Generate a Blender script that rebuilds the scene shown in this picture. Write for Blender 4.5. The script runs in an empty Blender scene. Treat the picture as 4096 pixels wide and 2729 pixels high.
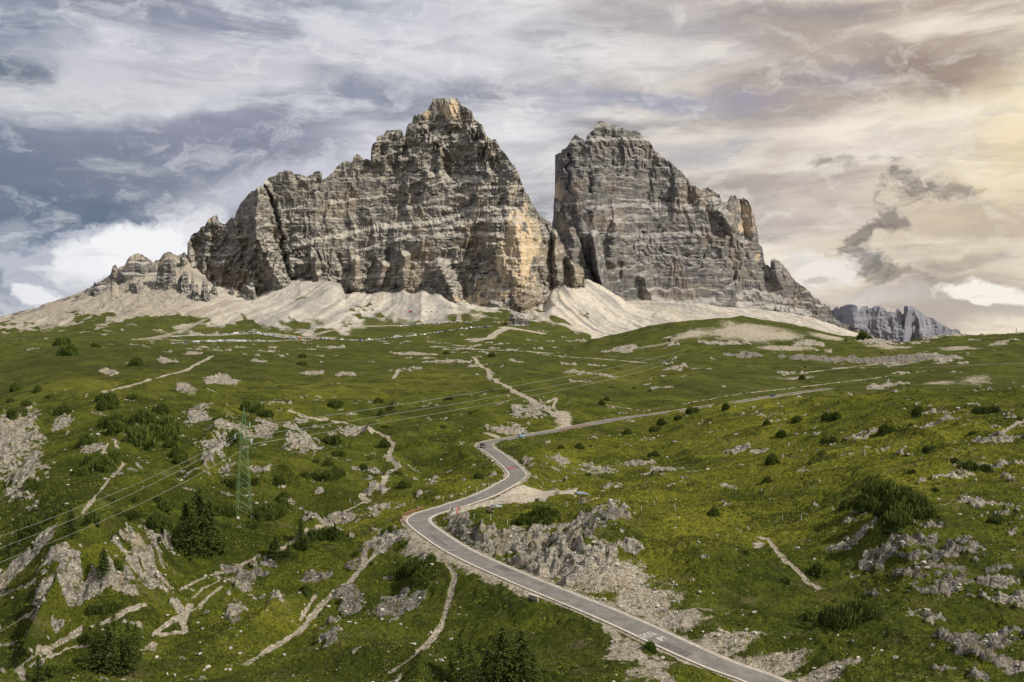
import bpy, math, random
import numpy as np
from mathutils import Vector, Matrix
random.seed(7); RNG = np.random.default_rng(7)
R = math.radians
SC = bpy.context.scene
COL = SC.collection
F = 35.0/36.0*1024      # focal length in render pixels
CX, CY, CZ = 512.0, 341.0, 60.0   # image centre, camera height

# ---------------------------------------------------------------- noise
def _h(ix, iy, iz, seed):
    h = (ix.astype(np.int64)*374761393 + iy.astype(np.int64)*668265263 + iz.astype(np.int64)*2147483647//7 + seed*1274126177) & 0xffffffff
    h = ((h ^ (h >> 13))*1274126177) & 0xffffffff
    h = (h ^ (h >> 16)) & 0xffffffff
    return h.astype(np.float32)/4294967295.0
def vn2(x, y, seed=0):
    xi = np.floor(x); yi = np.floor(y); fx = (x-xi).astype(np.float32); fy = (y-yi).astype(np.float32)
    fx = fx*fx*fx*(fx*(fx*6-15)+10); fy = fy*fy*fy*(fy*(fy*6-15)+10)
    z = np.zeros(1, dtype=np.int64)
    xi = xi.astype(np.int64); yi = yi.astype(np.int64)
    a = _h(xi, yi, z, seed); b = _h(xi+1, yi, z, seed); c = _h(xi, yi+1, z, seed); d = _h(xi+1, yi+1, z, seed)
    return ((a*(1-fx)+b*fx)*(1-fy) + (c*(1-fx)+d*fx)*fy)*2-1
def vn3(x, y, z, seed=0):
    xi = np.floor(x); yi = np.floor(y); zi = np.floor(z)
    fx = x-xi; fy = y-yi; fz = z-zi
    fx = fx*fx*(3-2*fx); fy = fy*fy*(3-2*fy); fz = fz*fz*(3-2*fz)
    xi = xi.astype(np.int64); yi = yi.astype(np.int64); zi = zi.astype(np.int64)
    r = 0
    for dz in (0, 1):
        a = _h(xi, yi, zi+dz, seed); b = _h(xi+1, yi, zi+dz, seed); c = _h(xi, yi+1, zi+dz, seed); d = _h(xi+1, yi+1, zi+dz, seed)
        s = (a*(1-fx)+b*fx)*(1-fy) + (c*(1-fx)+d*fx)*fy
        r = r + s*(fz if dz else 1-fz)
    return r*2-1
def fbm2(x, y, seed=0, oc=3, g=.5):
    r = 0; a = 1; t = 0
    for i in range(oc):
        r = r + a*vn2(x*(2**i)+13.7*i, y*(2**i)-7.1*i, seed+i*17); t += a; a *= g
    return r/t
def fbm3(x, y, z, seed=0, oc=3, g=.5):
    r = 0; a = 1; t = 0
    for i in range(oc):
        k = 2.03**i
        r = r + a*vn3(x*k+3.7*i, y*k-7.1*i, z*k+5.3*i, seed+i*17); t += a; a *= g
    return r/t
def ridged2(x, y, seed=0, oc=3):
    r = 0; a = 1; t = 0
    for i in range(oc):
        r = r + a*(1-2*np.abs(vn2(x*(2**i)+5.7*i, y*(2**i)-9.1*i, seed+i*13))); t += a; a *= .5
    return r/t
def sstep(a, b, x):
    t = np.clip((x-a)/(b-a), 0, 1); return t*t*(3-2*t)

# ---------------------------------------------------------------- materials
MATS = {}
class NG:
    """small helper to write node graphs as expressions"""
    def __init__(s, nt): s.nt = nt; s.n = nt.nodes; s.l = nt.links
    def node(s, t, **kw):
        n = s.n.new(t)
        for k, v in kw.items(): setattr(n, k, v)
        return n
    def put(s, sock, v):
        if isinstance(v, bpy.types.NodeSocket): s.l.new(v, sock)
        elif v is not None: sock.default_value = v
    def m(s, op, a, b=None, c=None, clamp=False):
        n = s.node('ShaderNodeMath', operation=op); n.use_clamp = clamp
        s.put(n.inputs[0], a)
        if b is not None: s.put(n.inputs[1], b)
        if c is not None: s.put(n.inputs[2], c)
        return n.outputs[0]
    def mix(s, f, a, b, mode='MIX'):
        n = s.node('ShaderNodeMix', data_type='RGBA', blend_type=mode); n.clamp_factor = True
        s.put(n.inputs[0], f)
        for i, v in ((6, a), (7, b)):
            if isinstance(v, (tuple, list)): v = tuple(v[:3])+(1,)
            s.put(n.inputs[i], v)
        return n.outputs[2]
    def noise(s, vec, scale, detail=3, rough=.55, dist=0, out=0):
        n = s.node('ShaderNodeTexNoise'); s.put(n.inputs['Vector'], vec)
        n.inputs['Scale'].default_value = scale; n.inputs['Detail'].default_value = detail
        n.inputs['Roughness'].default_value = rough; n.inputs['Distortion'].default_value = dist
        return n.outputs[out]
    def ramp(s, f, lo, hi, a=0., b=1., smooth=True):
        n = s.node('ShaderNodeMapRange'); n.interpolation_type = 'SMOOTHSTEP' if smooth else 'LINEAR'
        s.put(n.inputs['Value'], f); n.inputs['From Min'].default_value = lo; n.inputs['From Max'].default_value = hi
        n.inputs['To Min'].default_value = a; n.inputs['To Max'].default_value = b
        return n.outputs[0]
    def attr(s, name, out='Fac'):
        n = s.node('ShaderNodeAttribute'); n.attribute_name = name; return n.outputs[out]
    def scalev(s, vec, sc):
        n = s.node('ShaderNodeVectorMath', operation='MULTIPLY'); s.put(n.inputs[0], vec); n.inputs[1].default_value = sc
        return n.outputs[0]
def newmat(name):
    m = bpy.data.materials.new(name); m.use_nodes = True
    nt = m.node_tree; g = NG(nt)
    b = nt.nodes['Principled BSDF']; b.inputs['Specular IOR Level'].default_value = .15; b.inputs['Roughness'].default_value = .9
    MATS[name] = m
    return m, g, b
def plain(name, col, rough=.7, var=.25, scale=3., metal=0, spec=.3, bump=0):
    m, g, b = newmat(name)
    tc = g.node('ShaderNodeTexCoord').outputs['Object']
    n = g.noise(tc, scale, 4)
    c = g.mix(g.ramp(n, .3, .7), tuple(x*(1-var) for x in col), tuple(min(1, x*(1+var)) for x in col))
    g.put(b.inputs['Base Color'], c); b.inputs['Roughness'].default_value = rough; b.inputs['Metallic'].default_value = metal
    b.inputs['Specular IOR Level'].default_value = spec
    if bump:
        bn = g.node('ShaderNodeBump'); bn.inputs['Distance'].default_value = bump; g.put(bn.inputs['Height'], n); g.put(b.inputs['Normal'], bn.outputs[0])
    return m

# ---------------------------------------------------------------- mesh helpers
def mesh_np(name, verts, faces, mats, smooth=False, face_mat=None, uv=None):
    """verts (n,3) array; faces (m,k) array with k 3 or 4"""
    me = bpy.data.meshes.new(name)
    verts = np.asarray(verts, dtype=np.float32); faces = np.asarray(faces, dtype=np.int32)
    k = faces.shape[1]
    me.vertices.add(len(verts)); me.vertices.foreach_set('co', verts.ravel())
    me.loops.add(faces.size); me.loops.foreach_set('vertex_index', faces.ravel())
    me.polygons.add(len(faces)); me.polygons.foreach_set('loop_start', np.arange(0, faces.size, k, dtype=np.int32))
    me.polygons.foreach_set('loop_total', np.full(len(faces), k, dtype=np.int32))
    if face_mat is not None: me.polygons.foreach_set('material_index', np.asarray(face_mat, dtype=np.int32))
    me.polygons.foreach_set('use_smooth', np.full(len(faces), smooth, dtype=bool))
    for m in (mats if isinstance(mats, (list, tuple)) else [mats]): me.materials.append(m)
    me.update(calc_edges=True)
    return me
def grid_faces(nr, nc):
    i = np.arange(nr-1)[:, None]*nc+np.arange(nc-1)[None, :]
    i = i.ravel()
    return np.stack([i, i+1, i+nc+1, i+nc], 1)
def add_attr(me, name, arr):
    a = me.attributes.new(name, 'FLOAT', 'POINT'); a.data.foreach_set('value', np.asarray(arr, dtype=np.float32).ravel())
class MB:
    """collects boxes, bars, lathes and polygons, then links them as one mesh object"""
    def __init__(s): s.v = []; s.f = []; s.mi = []
    def poly(s, pts, faces, mi=0):
        o = len(s.v); s.v += [tuple(p) for p in pts]
        for f in faces: s.f.append([o+i for i in f]); s.mi.append(mi)
    def box(s, c, size, rz=0, mi=0, taper=1.0):
        hx, hy, hz = size[0]/2, size[1]/2, size[2]/2; pts = []
        for z, t in ((-hz, 1), (hz, taper)):
            for x, y in ((-hx, -hy), (hx, -hy), (hx, hy), (-hx, hy)):
                x *= t; y *= t
                pts.append((c[0]+x*math.cos(rz)-y*math.sin(rz), c[1]+x*math.sin(rz)+y*math.cos(rz), c[2]+z))
        s.poly(pts, [(0, 3, 2, 1), (4, 5, 6, 7), (0, 1, 5, 4), (1, 2, 6, 5), (2, 3, 7, 6), (3, 0, 4, 7)], mi)
    def bar(s, a, b, r0, r1=None, n=5, mi=0, cap=True):
        a = Vector(a); b = Vector(b); r1 = r0 if r1 is None else r1
        d = (b-a).normalized() if (b-a).length > 1e-6 else Vector((0, 0, 1))
        x = d.orthogonal().normalized(); y = d.cross(x); pts = []
        for p, r in ((a, r0), (b, r1)):
            for k in range(n):
                t = 2*math.pi*k/n; pts.append(p+(x*math.cos(t)+y*math.sin(t))*r)
        fs = [(k, (k+1) % n, n+(k+1) % n, n+k) for k in range(n)]
        if cap: fs += [tuple(range(n))[::-1], tuple(range(n, 2*n))]
        s.poly(pts, fs, mi)
    def lathe(s, c, prof, n=10, mi=0, axis='Z', sx=1, sy=1):
        pts = []
        for r, z in prof:
            for k in range(n):
                t = 2*math.pi*k/n; x, y = r*math.cos(t)*sx, r*math.sin(t)*sy
                pts.append((c[0]+x, c[1]+y, c[2]+z) if axis == 'Z' else ((c[0]+z, c[1]+x, c[2]+y) if axis == 'X' else (c[0]+x, c[1]+z, c[2]+y)))
        fs = []
        for i in range(len(prof)-1):
            for k in range(n): fs.append((i*n+k, i*n+(k+1) % n, (i+1)*n+(k+1) % n, (i+1)*n+k))
        fs += [tuple(range(n))[::-1], tuple(range((len(prof)-1)*n, len(prof)*n))]
        s.poly(pts, fs, mi)
    def mesh(s, name, mats, smooth=False):
        me = bpy.data.meshes.new(name); me.from_pydata([tuple(p) for p in s.v], [], s.f)
        for m in (mats if isinstance(mats, (list, tuple)) else [mats]): me.materials.append(m)
        me.polygons.foreach_set('material_index', s.mi)
        if smooth: me.polygons.foreach_set('use_smooth', [True]*len(s.f))
        me.update(); return me
    def build(s, name, mats, parent=None, smooth=False):
        return link(name, s.mesh(name, mats, smooth), parent)
def link(name, data, parent=None, loc=None, rz=None, sc=None):
    o = bpy.data.objects.new(name, data); COL.objects.link(o)
    if parent: o.parent = parent
    if loc is not None: o.location = loc
    if rz is not None: o.rotation_euler.z = rz
    if sc is not None: o.scale = sc
    return o
def tag(o, label=None, cat=None, group=None, kind=None):
    if label: o['label'] = label
    if cat: o['category'] = cat
    if group: o['group'] = group
    if kind: o['kind'] = kind
    return o
def thing(name, label, cat, loc, rz=0, group=None):
    o = link(name, None, None, loc, rz); o.empty_display_size = .3
    return tag(o, label, cat, group)
def copy_tree(o, parent=None):
    c = o.copy(); COL.objects.link(c)
    if parent: c.parent = parent
    for ch in list(o.children): copy_tree(ch, c)
    return c
# ---------------------------------------------------------------- terrain
# profile of the ground along a number of lines of sight: (distance, image row) pairs
PROF = {
 -110: [(90,800),(170,700),(200,650),(230,610),(270,565),(320,525),(400,475),(500,432),(650,396),(800,366),(930,345),(1000,342),(1300,349),(1800,344),(2050,340),(2300,336),(2500,334),(2700,340),(3500,345),(9000,344)],
 0: [(90,800),(170,690),(200,642),(230,602),(270,560),(320,520),(400,470),(500,430),(650,395),(800,365),(930,344),(1000,342),(1300,348),(1800,342),(2050,334),(2300,324),(2500,320),(2700,330),(3500,345),(9000,344)],
 60: [(90,800),(165,700),(190,655),(203,618),(212,572),(235,545),(280,510),(330,478),(400,450),(500,418),(620,390),(760,365),(880,346),(930,343),(1100,346),(1500,344),(1800,339),(2050,328),(2300,310),(2500,301),(2700,312),(3500,345),(9000,344)],
 110: [(90,800),(165,700),(190,655),(204,612),(212,560),(235,532),(280,500),(330,470),(400,440),(500,410),(600,390),(750,365),(880,346),(930,343.5),(1100,346),(1500,344),(1800,338),(2050,322),(2300,296),(2500,277),(2700,300),(3500,345),(9000,344)],
 190: [(90,800),(125,750),(160,700),(190,655),(215,610),(228,580),(240,555),(262,522),(300,492),(350,465),(420,435),(520,405),(650,380),(800,360),(900,350),(1100,350),(1500,346),(1750,341),(1850,336),(1950,330),(2150,306),(2300,280),(2420,258),(2500,255),(2800,290),(3500,330),(9000,344)],
 300: [(90,810),(125,755),(150,712),(180,665),(200,630),(225,592),(250,560),(275,530),(310,500),(360,470),(430,437),(520,410),(650,387),(800,369),(1000,358),(1300,349),(1600,345),(1750,341),(1850,337),(2000,323),(2150,302),(2300,281),(2500,272),(2900,285),(4000,310),(9000,344)],
 400: [(90,820),(120,765),(145,720),(165,690),(190,645),(215,602),(238,562),(260,532),(290,506),(330,481),(380,458),(450,430),(540,408),(680,385),(850,370),(1050,358),(1300,350),(1550,344),(1750,339.5),(1850,334),(1980,322),(2080,311),(2200,299),(2300,291),(2600,290),(4000,315),(9000,344)],
 455: [(90,825),(120,770),(145,722),(165,690),(190,640),(212,595),(236,545),(262,522),(290,503),(330,480),(380,459),(450,430),(540,407),(680,385),(850,370),(1050,358),(1300,351),(1550,345),(1750,340),(1850,332),(1950,321),(2050,312),(2120,307),(2200,304),(2600,300),(4000,315),(9000,344)],
 512: [(90,830),(110,785),(135,735),(150,706),(165,682),(178,642),(196,602),(210,575),(216,567),(225,544),(236,533),(262,519.5),(300,492),(331,475),(345,469),(390,450),(432,438),(470,424),(520,410),(600,393),(750,375),(950,362),(1200,353),(1500,346),(1700,339),(1850,329),(2000,319),(2100,313),(2300,308),(2600,305),(4000,315),(9000,344)],
 555: [(90,830),(110,790),(135,738),(152,704),(168,672),(185,630),(198,592),(206,579),(216,552),(226,532),(240,524),(262,515),(300,496),(340,478),(390,456),(440,440),(468,428),(520,412),(600,397),(750,376),(950,362),(1200,353),(1500,346),(1750,339),(1900,330),(2050,318),(2200,298),(2350,281),(2500,278),(2900,290),(4000,315),(9000,344)],
 600: [(90,830),(110,790),(130,750),(150,705),(165,672),(178,637),(188,611),(194,600),(203,572),(212,546),(222,526),(235,517),(256,512),(290,502),(330,485),(380,463),(420,448),(470,434),(510,421),(560,408),(650,394),(800,375),(1000,362),(1200,350),(1260,339),(1350,343),(1600,344),(1800,341),(2000,334),(2150,324),(2250,306),(2350,291),(2450,283),(2900,290),(4000,315),(9000,344)],
 650: [(90,830),(110,790),(130,750),(150,705),(163,675),(176,636),(184,622),(194,594),(205,568),(216,546),(230,528),(252,515),(290,500),(330,482),(380,463),(430,447),(480,432),(542,415),(600,405),(700,393),(830,379),(1000,364),(1070,358),(1150,347),(1260,330),(1350,336),(1600,343),(1900,340),(2100,333),(2250,317),(2400,306),(2600,300),(4000,320),(9000,344)],
 700: [(90,830),(110,790),(130,750),(150,702),(161,672),(168,655),(177,632),(186,602),(196,577),(215,549),(240,525),(270,505),(310,488),(360,467),(400,449),(440,434),(480,421),(505,414),(530,411),(550,411.5),(600,405),(660,397),(750,385),(880,372),(1000,363),(1060,358),(1100,346),(1150,336),(1220,323),(1260,319),(1350,326),(1600,341),(1900,341),(2100,332),(2300,312),(2400,304),(2700,300),(4000,325),(9000,344)],
 800: [(90,830),(115,780),(135,740),(152,697),(165,665),(180,626),(196,588),(215,553),(240,520),(270,493),(310,468),(350,449),(400,427),(450,409),(480,401.5),(500,399.5),(600,402),(700,399),(780,391),(850,383),(950,373),(1050,365),(1075,358),(1110,346),(1180,331),(1250,322),(1275,321),(1400,331),(1800,345),(2300,320),(2500,312),(2800,318),(4000,335),(9000,344)],
 900: [(90,830),(115,770),(145,697),(160,656),(178,605),(195,560),(212,520),(240,483),(280,452),(330,425),(380,405),(420,395),(440,393.5),(500,397),(650,395),(800,386),(900,378),(1000,370),(1060,365),(1080,358),(1120,349),(1200,343),(1260,342),(1400,350),(2500,347),(4000,345),(9000,344)],
 1024: [(90,830),(115,765),(145,690),(160,650),(175,610),(192,562),(208,520),(235,480),(275,448),(320,422),(370,402),(410,394),(430,393),(500,396),(650,391),(800,381),(900,372),(1000,365),(1060,361),(1080,354),(1150,343),(1230,335),(1260,332.5),(1400,345),(2500,347),(4000,345),(9000,344)],
 1140: [(90,830),(115,765),(145,688),(160,645),(175,605),(192,560),(208,518),(235,478),(275,446),(320,421),(370,402),(410,394),(430,393),(500,395),(650,390),(800,380),(900,371),(1000,364),(1060,360),(1080,352),(1150,341),(1230,333),(1260,330),(1400,343),(2500,347),(4000,345),(9000,344)],
}
def seq(segs):
    out = []
    for a, b, s0, s1 in segs:
        x = a
        while x < b: out.append(x); x += s0+(s1-s0)*(x-a)/(b-a)
    return np.array(out)
YY = seq([(92,148,.8,.4),(148,300,.33,.36),(300,520,.38,.9),(520,1050,.9,2.2),(1050,1320,2.0,1.6),(1320,1700,4,3),(1700,2620,2.6,3.2),(2620,9200,25,120)])
UU = np.concatenate([np.arange(-620,-110,15.), np.arange(-110,-14,3.), np.arange(-14,1039,.95), np.arange(1039,1141,3.), np.arange(1144,1640,15.)])
keys = sorted(PROF)
lg = np.log(YY)
P = np.stack([np.interp(lg, np.log([p[0] for p in PROF[k]]), [p[1] for p in PROF[k]]) for k in keys], 1)
def catmull(xk, yk, x):
    xk = np.asarray(xk, float); m = np.zeros_like(yk)
    d = (yk[:, 1:]-yk[:, :-1])/(xk[1:]-xk[:-1])
    m[:, 0] = d[:, 0]; m[:, -1] = d[:, -1]; m[:, 1:-1] = (d[:, 1:]+d[:, :-1])/2*(d[:, 1:]*d[:, :-1] > 0)
    i = np.clip(np.searchsorted(xk, x)-1, 0, len(xk)-2); h = xk[i+1]-xk[i]; t = (x-xk[i])/h
    return (2*t**3-3*t**2+1)*yk[:, i]+(t**3-2*t**2+t)*h*m[:, i]+(-2*t**3+3*t**2)*yk[:, i+1]+(t**3-t**2)*h*m[:, i+1]
V = catmull(keys, P, np.clip(UU, keys[0], keys[-1]))
def blur_rows(A, sig_ln, lg):
    """gaussian blur along log distance, on a resampled axis"""
    L = np.linspace(lg[0], lg[-1], 1400); B = np.stack([np.interp(L, lg, A[:, j]) for j in range(A.shape[1])], 1)
    s = sig_ln/(L[1]-L[0]); n = int(3*s)+1; k = np.exp(-.5*(np.arange(-n, n+1)/s)**2); k /= k.sum()
    Bp = np.pad(B, ((n, n), (0, 0)), mode='edge'); out = np.zeros_like(B)
    for q, w in enumerate(k): out += w*Bp[q:q+len(B)]
    return np.stack([np.interp(lg, L, out[:, j]) for j in range(A.shape[1])], 1)
V = blur_rows(V, .014, lg)
def ridge_fix(V, pts, D0, sig):
    xs, ys = zip(*pts); t = np.interp(UU, xs, ys); i = np.argmin(abs(YY-D0)); w = np.exp(-.5*((lg-math.log(D0))/sig)**2)[:, None]
    inside = sstep(xs[0]-12, xs[0], UU)*(1-sstep(xs[-1], xs[-1]+12, UU))
    return V+w*((t-V[i])*inside)[None, :]
V = ridge_fix(V, [(-110,332),(0,320),(32,309.5),(57,302),(75,296),(91,288),(97,283),(107,278),(111,276),(112,269),(116,268),(118,273),(125,267),(130,262),(137,260),(146,258.5),(152,263),(160,265.5),(165,259),(172,257),(178,260),(187,256),(200,255)], 2500, .05)
V = ridge_fix(V, [(596,339),(620,334),(650,326),(680,323),(702,320),(720,317.5),(742,316.5),(767,321),(792,326),(817,332),(842,336),(873,338),(890,341),(905,343),(924,339),(949,336),(980,336),(1000,335),(1024,332.5),(1100,330)], 1258, .035)
def foot_fix(V, base, depth, sig=.05):
    """brings the ground to the foot of a wall, and keeps it below the foot behind the wall"""
    bx, by = zip(*[(x/4, y/4) for x, y in base]); dx_, dy_ = zip(*depth)
    t = np.interp(UU, bx, by)-1.5; D0 = np.interp(UU, dx_, dy_)-12; inside = sstep(bx[0]-6, bx[0]+3, UU)*(1-sstep(bx[-1]-3, bx[-1]+6, UU))
    cur = np.array([np.interp(math.log(D0[j]), lg, V[:, j]) for j in range(len(UU))])
    x = (lg[:, None]-np.log(D0)[None, :])/sig; w = np.where(x > 0, 1, np.exp(-.5*x**2))*(1-sstep(4000, 6000, YY))[:, None]
    return V+w*((t-cur)*inside)[None, :]
V = foot_fix(V, [(760,1066),(780,1085),(830,1130),(870,1160),(950,1182),(1000,1197),(1065,1182),(1110,1167),(1177,1142),(1200,1130),(1310,1130),(1360,1145),(1380,1175),(1450,1187),(1550,1177),(1700,1177),(1760,1187),(1825,1225),(1880,1232),(1950,1237),(2050,1252),(2150,1245),(2190,1222)], [(187,2440),(220,2400),(280,2345),(330,2335),(400,2290),(460,2235),(505,2170),(525,2185),(545,2240),(554,2290)])
V = foot_fix(V, [(2350,1128),(2425,1172),(2500,1215),(2600,1218),(2700,1215),(2850,1235),(3000,1265),(3100,1300),(3300,1340),(3500,1362)], [(551.5,2790),(580,2600),(592,2560),(620,2590),(700,2620),(780,2700),(850,2760),(880,2700)], .06)
Yg = np.repeat(YY[:, None], len(UU), 1); Xg = (UU[None, :]-CX)/F*Yg
Z = CZ-(V-CY)/F*Yg
Ux_ = UU[None, :]+0*Yg
near = 1-sstep(450, 900, Yg)
far = 1-near
hillm = 1-sstep(1050, 1180, Yg)*(1-sstep(1300, 1400, Yg))*.8
Z += hillm*((fbm2(Xg/38, Yg/32, 3, 2)*3.2)*near + fbm2(Xg/90, Yg/110, 5, 3)*5.0*far*(1-sstep(1700, 2000, Yg)))
gl = 1-sstep(400, 560, Ux_)*.6
Z += (-np.abs(vn2(Xg/19+fbm2(Xg/40, Yg/40, 14, 2), Yg/34, 13))*5.6+1.9)*near*gl*(Yg > 130)
Z += fbm2(Xg/13, Yg/10, 9, 2)*1.3*near + fbm2(Xg/30, Yg/30, 11, 2)*1.8*far*(1-sstep(1600, 1900, Yg))
# scree fans below the walls
scz = sstep(1850, 2100, Yg)
az = Xg/Yg*1000
Ux = UU[None, :]+0*Yg
kk = .27*(1-sstep(300, 430, Ux))-.30*sstep(520, 575, Ux)
fa = Ux-kk*(Yg-2000)+fbm2(Xg/90, Yg/120, 33, 2)*7
wob_ = fbm2(Xg/40, Yg/60, 27, 2)*.5
fanr = (1-np.abs(vn2(fa/24, Yg/1500, 21))*2)
scz2 = scz*(1-.0)
Z += scz2*(fanr*5 + (1-np.abs(vn2(fa/8+wob_, Yg/700, 22))*2)*1.5*(.5+.5*vn2(fa/30, Yg/160, 26)) + fbm2(Xg/25, Yg/50, 23, 4)*4.0)
crag = sstep(2340, 2420, Yg)*(1-sstep(150, 215, (Xg/Yg*F+CX)))
Z += crag*(np.maximum(0, fbm2(Xg/35, Yg/35, 41, 4))*26-2)*sstep(60, 110, Xg/Yg*F+CX)+crag*fbm2(Xg/12, Yg/12, 44, 2)*2.5
IY = np.arange(len(YY))
def rc(x, y):
    u = CX+F*x/np.maximum(y, 1); r = np.interp(y, YY, IY); c = np.interp(u, UU, np.arange(len(UU)))
    return r, c
def H(x, y, G=None):
    G = Z if G is None else G
    r, c = rc(np.asarray(x, float), np.asarray(y, float))
    r0 = np.clip(np.floor(r).astype(int), 0, len(YY)-2); c0 = np.clip(np.floor(c).astype(int), 0, len(UU)-2); fr = r-r0; fc = c-c0
    return (G[r0, c0]*(1-fc)+G[r0, c0+1]*fc)*(1-fr)+(G[r0+1, c0]*(1-fc)+G[r0+1, c0+1]*fc)*fr
def cast(u, v, dmin=100, dmax=9000):
    """where the line of sight through a pixel of the photograph meets the ground"""
    c = np.interp(u, UU, np.arange(len(UU))); c0 = int(min(len(UU)-2, c)); fc = c-c0
    z = Z[:, c0]*(1-fc)+Z[:, c0+1]*fc
    vp = CY-F*(z-CZ)/YY
    ok = np.nonzero((vp <= v) & (YY >= dmin) & (YY <= dmax))[0]
    if len(ok) == 0:
        w = (YY >= dmin) & (YY <= dmax); i = np.nonzero(w)[0][np.argmin(vp[w])]; y = YY[i]
    else:
        i = ok[0]
        if i > 0 and vp[i-1] > v: t = (vp[i-1]-v)/(vp[i-1]-vp[i]); y = YY[i-1]+t*(YY[i]-YY[i-1])
        else: y = YY[i]
    x = (u-CX)/F*y
    return float(x), float(y), float(np.interp(y, YY, z))
def fcast(x, y, **k): return cast(x*.43518, y*.43518, **k)      # from a 2353 px wide view
def pcast(x, y, **k): return cast(x/4, y/4, **k)               # from the 4096 px original

# ---------------------------------------------------------------- the road
def spline(pts, step=1.0):
    p = np.array(pts, float); out = []
    for i in range(len(p)-1):
        a = p[max(i-1, 0)]; b = p[i]; c = p[i+1]; d = p[min(i+2, len(p)-1)]
        n = max(2, int(np.linalg.norm(c[:2]-b[:2])/step))
        for k in range(n):
            t = k/n; out.append(.5*((2*b)+(-a+c)*t+(2*a-5*b+4*c-d)*t*t+(-a+3*b-3*c+d)*t**3))
    out.append(p[-1]); return np.array(out)
def sm(p, n):
    for _ in range(n): p[1:-1] = (p[:-2]+2*p[1:-1]+p[2:])/4
    return p
RC = [(905,756,56),(830,716,55),(768,682.5,54.5),(721,665,53.4),(675,645,52.3),(638.5,628,51.7),(599,610.8,51),(560,595,50.3),(521,579,49.6),(482,562,48.9),(455,548.5,48.4),(433,534,47.9),(420,524,47.6),(418,519,47.4),(424.5,514.5,47.2),(437,510.5,47),(460,503.7,46.6),(486,494.5,46),(505,484.5,45.3),(517,476.5,44.8),(515,470,44.4),(505,461,43.9),(494,452.5,43.3),(485.5,447,42.9),(484.5,444,42.6),(491,441.5,42.4),(512,438,42.1),(540.5,433,41.8),(570,427.8,41.5),(600,421.8,41.2),(629,417,41),(654,414,40.6),(700,407,38),(760,398,34),(830,388,30.5)]
road1 = []
for u, v, h in RC:
    y = h*F/(v-CY); road1.append(((u-CX)/F*y, y, CZ-h))
road1 = sm(spline(road1, 1.0), 4)
up = []
for u, v in ((1140,352),(1100,357),(1024,364),(960,367),(920,369),(850,368),(780,365),(730,363),(680,361),(640,359),(612,356)):
    x, y, z = cast(u, v, 850, 1230); up.append((x, y, z))
up = np.array(up); up[:, 1] = sm(up[:, 1].copy(), 1); up[:, 2] = H(up[:, 0], up[:, 1]); up[:, 2] = sm(up[:, 2].copy(), 3)
road2 = sm(spline(up, 2.0), 30)
def polydist(poly, maxd, X=None, Y=None):
    """distance, arc position and side of every grid vertex to a polyline (only near it)"""
    X = Xg if X is None else X; Y = Yg if Y is None else Y
    D = np.full(X.shape, 1e9); T = np.zeros(X.shape); S = np.zeros(X.shape)
    st = max(1, len(poly)//60) if len(poly) > 60 else 1
    n = len(poly)
    for a in range(0, n-1, 12):
        seg = poly[a:min(a+13, n)]
        x0, x1 = seg[:, 0].min()-maxd, seg[:, 0].max()+maxd; y0, y1 = seg[:, 1].min()-maxd, seg[:, 1].max()+maxd
        r0 = max(0, np.searchsorted(YY, y0)-1); r1 = min(len(YY), np.searchsorted(YY, y1)+1)
        if r1 <= r0: continue
        us = [CX+F*x/max(y, 20) for x in (x0, x1) for y in (max(y0, 60), max(y1, 60))]
        c0 = max(0, np.searchsorted(UU, min(us))-1); c1 = min(len(UU), np.searchsorted(UU, max(us))+1)
        if c1 <= c0: continue
        xs = X[r0:r1, c0:c1]; ys = Y[r0:r1, c0:c1]
        for k in range(len(seg)-1):
            ax, ay = seg[k][:2]; bx, by = seg[k+1][:2]; L = (bx-ax)**2+(by-ay)**2+1e-9
            t = np.clip(((xs-ax)*(bx-ax)+(ys-ay)*(by-ay))/L, 0, 1)
            d = np.hypot(xs-ax-t*(bx-ax), ys-ay-t*(by-ay)); m = d < D[r0:r1, c0:c1]
            D[r0:r1, c0:c1][m] = d[m]; T[r0:r1, c0:c1][m] = (a+k+t)[m]
            S[r0:r1, c0:c1][m] = np.sign((bx-ax)*(ys-ay)-(by-ay)*(xs-ax))[m]
    return D, T, S
def halfw(i, n):   # the carriageway is wider in the hairpins
    return 3.05
Dr, Tr, Sr = polydist(road1, 16)
zr = np.interp(Tr, np.arange(len(road1)), road1[:, 2])
rise = np.clip(Z-zr, -12, 12)
blend = 4.2+np.minimum(np.abs(rise)*1.3, 9)
w = 1-sstep(0, 1, (Dr-4.1)/blend)
w[Dr > 1e8] = 0
Z = Z*(1-w)+(zr-.16)*w
Dr2, Tr2, Sr2 = polydist(road2, 30)
zr2 = np.interp(Tr2, np.arange(len(road2)), road2[:, 2])
w2 = 1-sstep(0, 1, (Dr2-5)/(4+np.minimum(np.abs(Z-zr2)*.7, 16))); w2[Dr2 > 1e8] = 0
Z = Z*(1-w2)+(zr2-.2)*w2
nearroad = np.maximum(1-sstep(3.6, 6, Dr), (1-sstep(4, 9, Dr2)))

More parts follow.
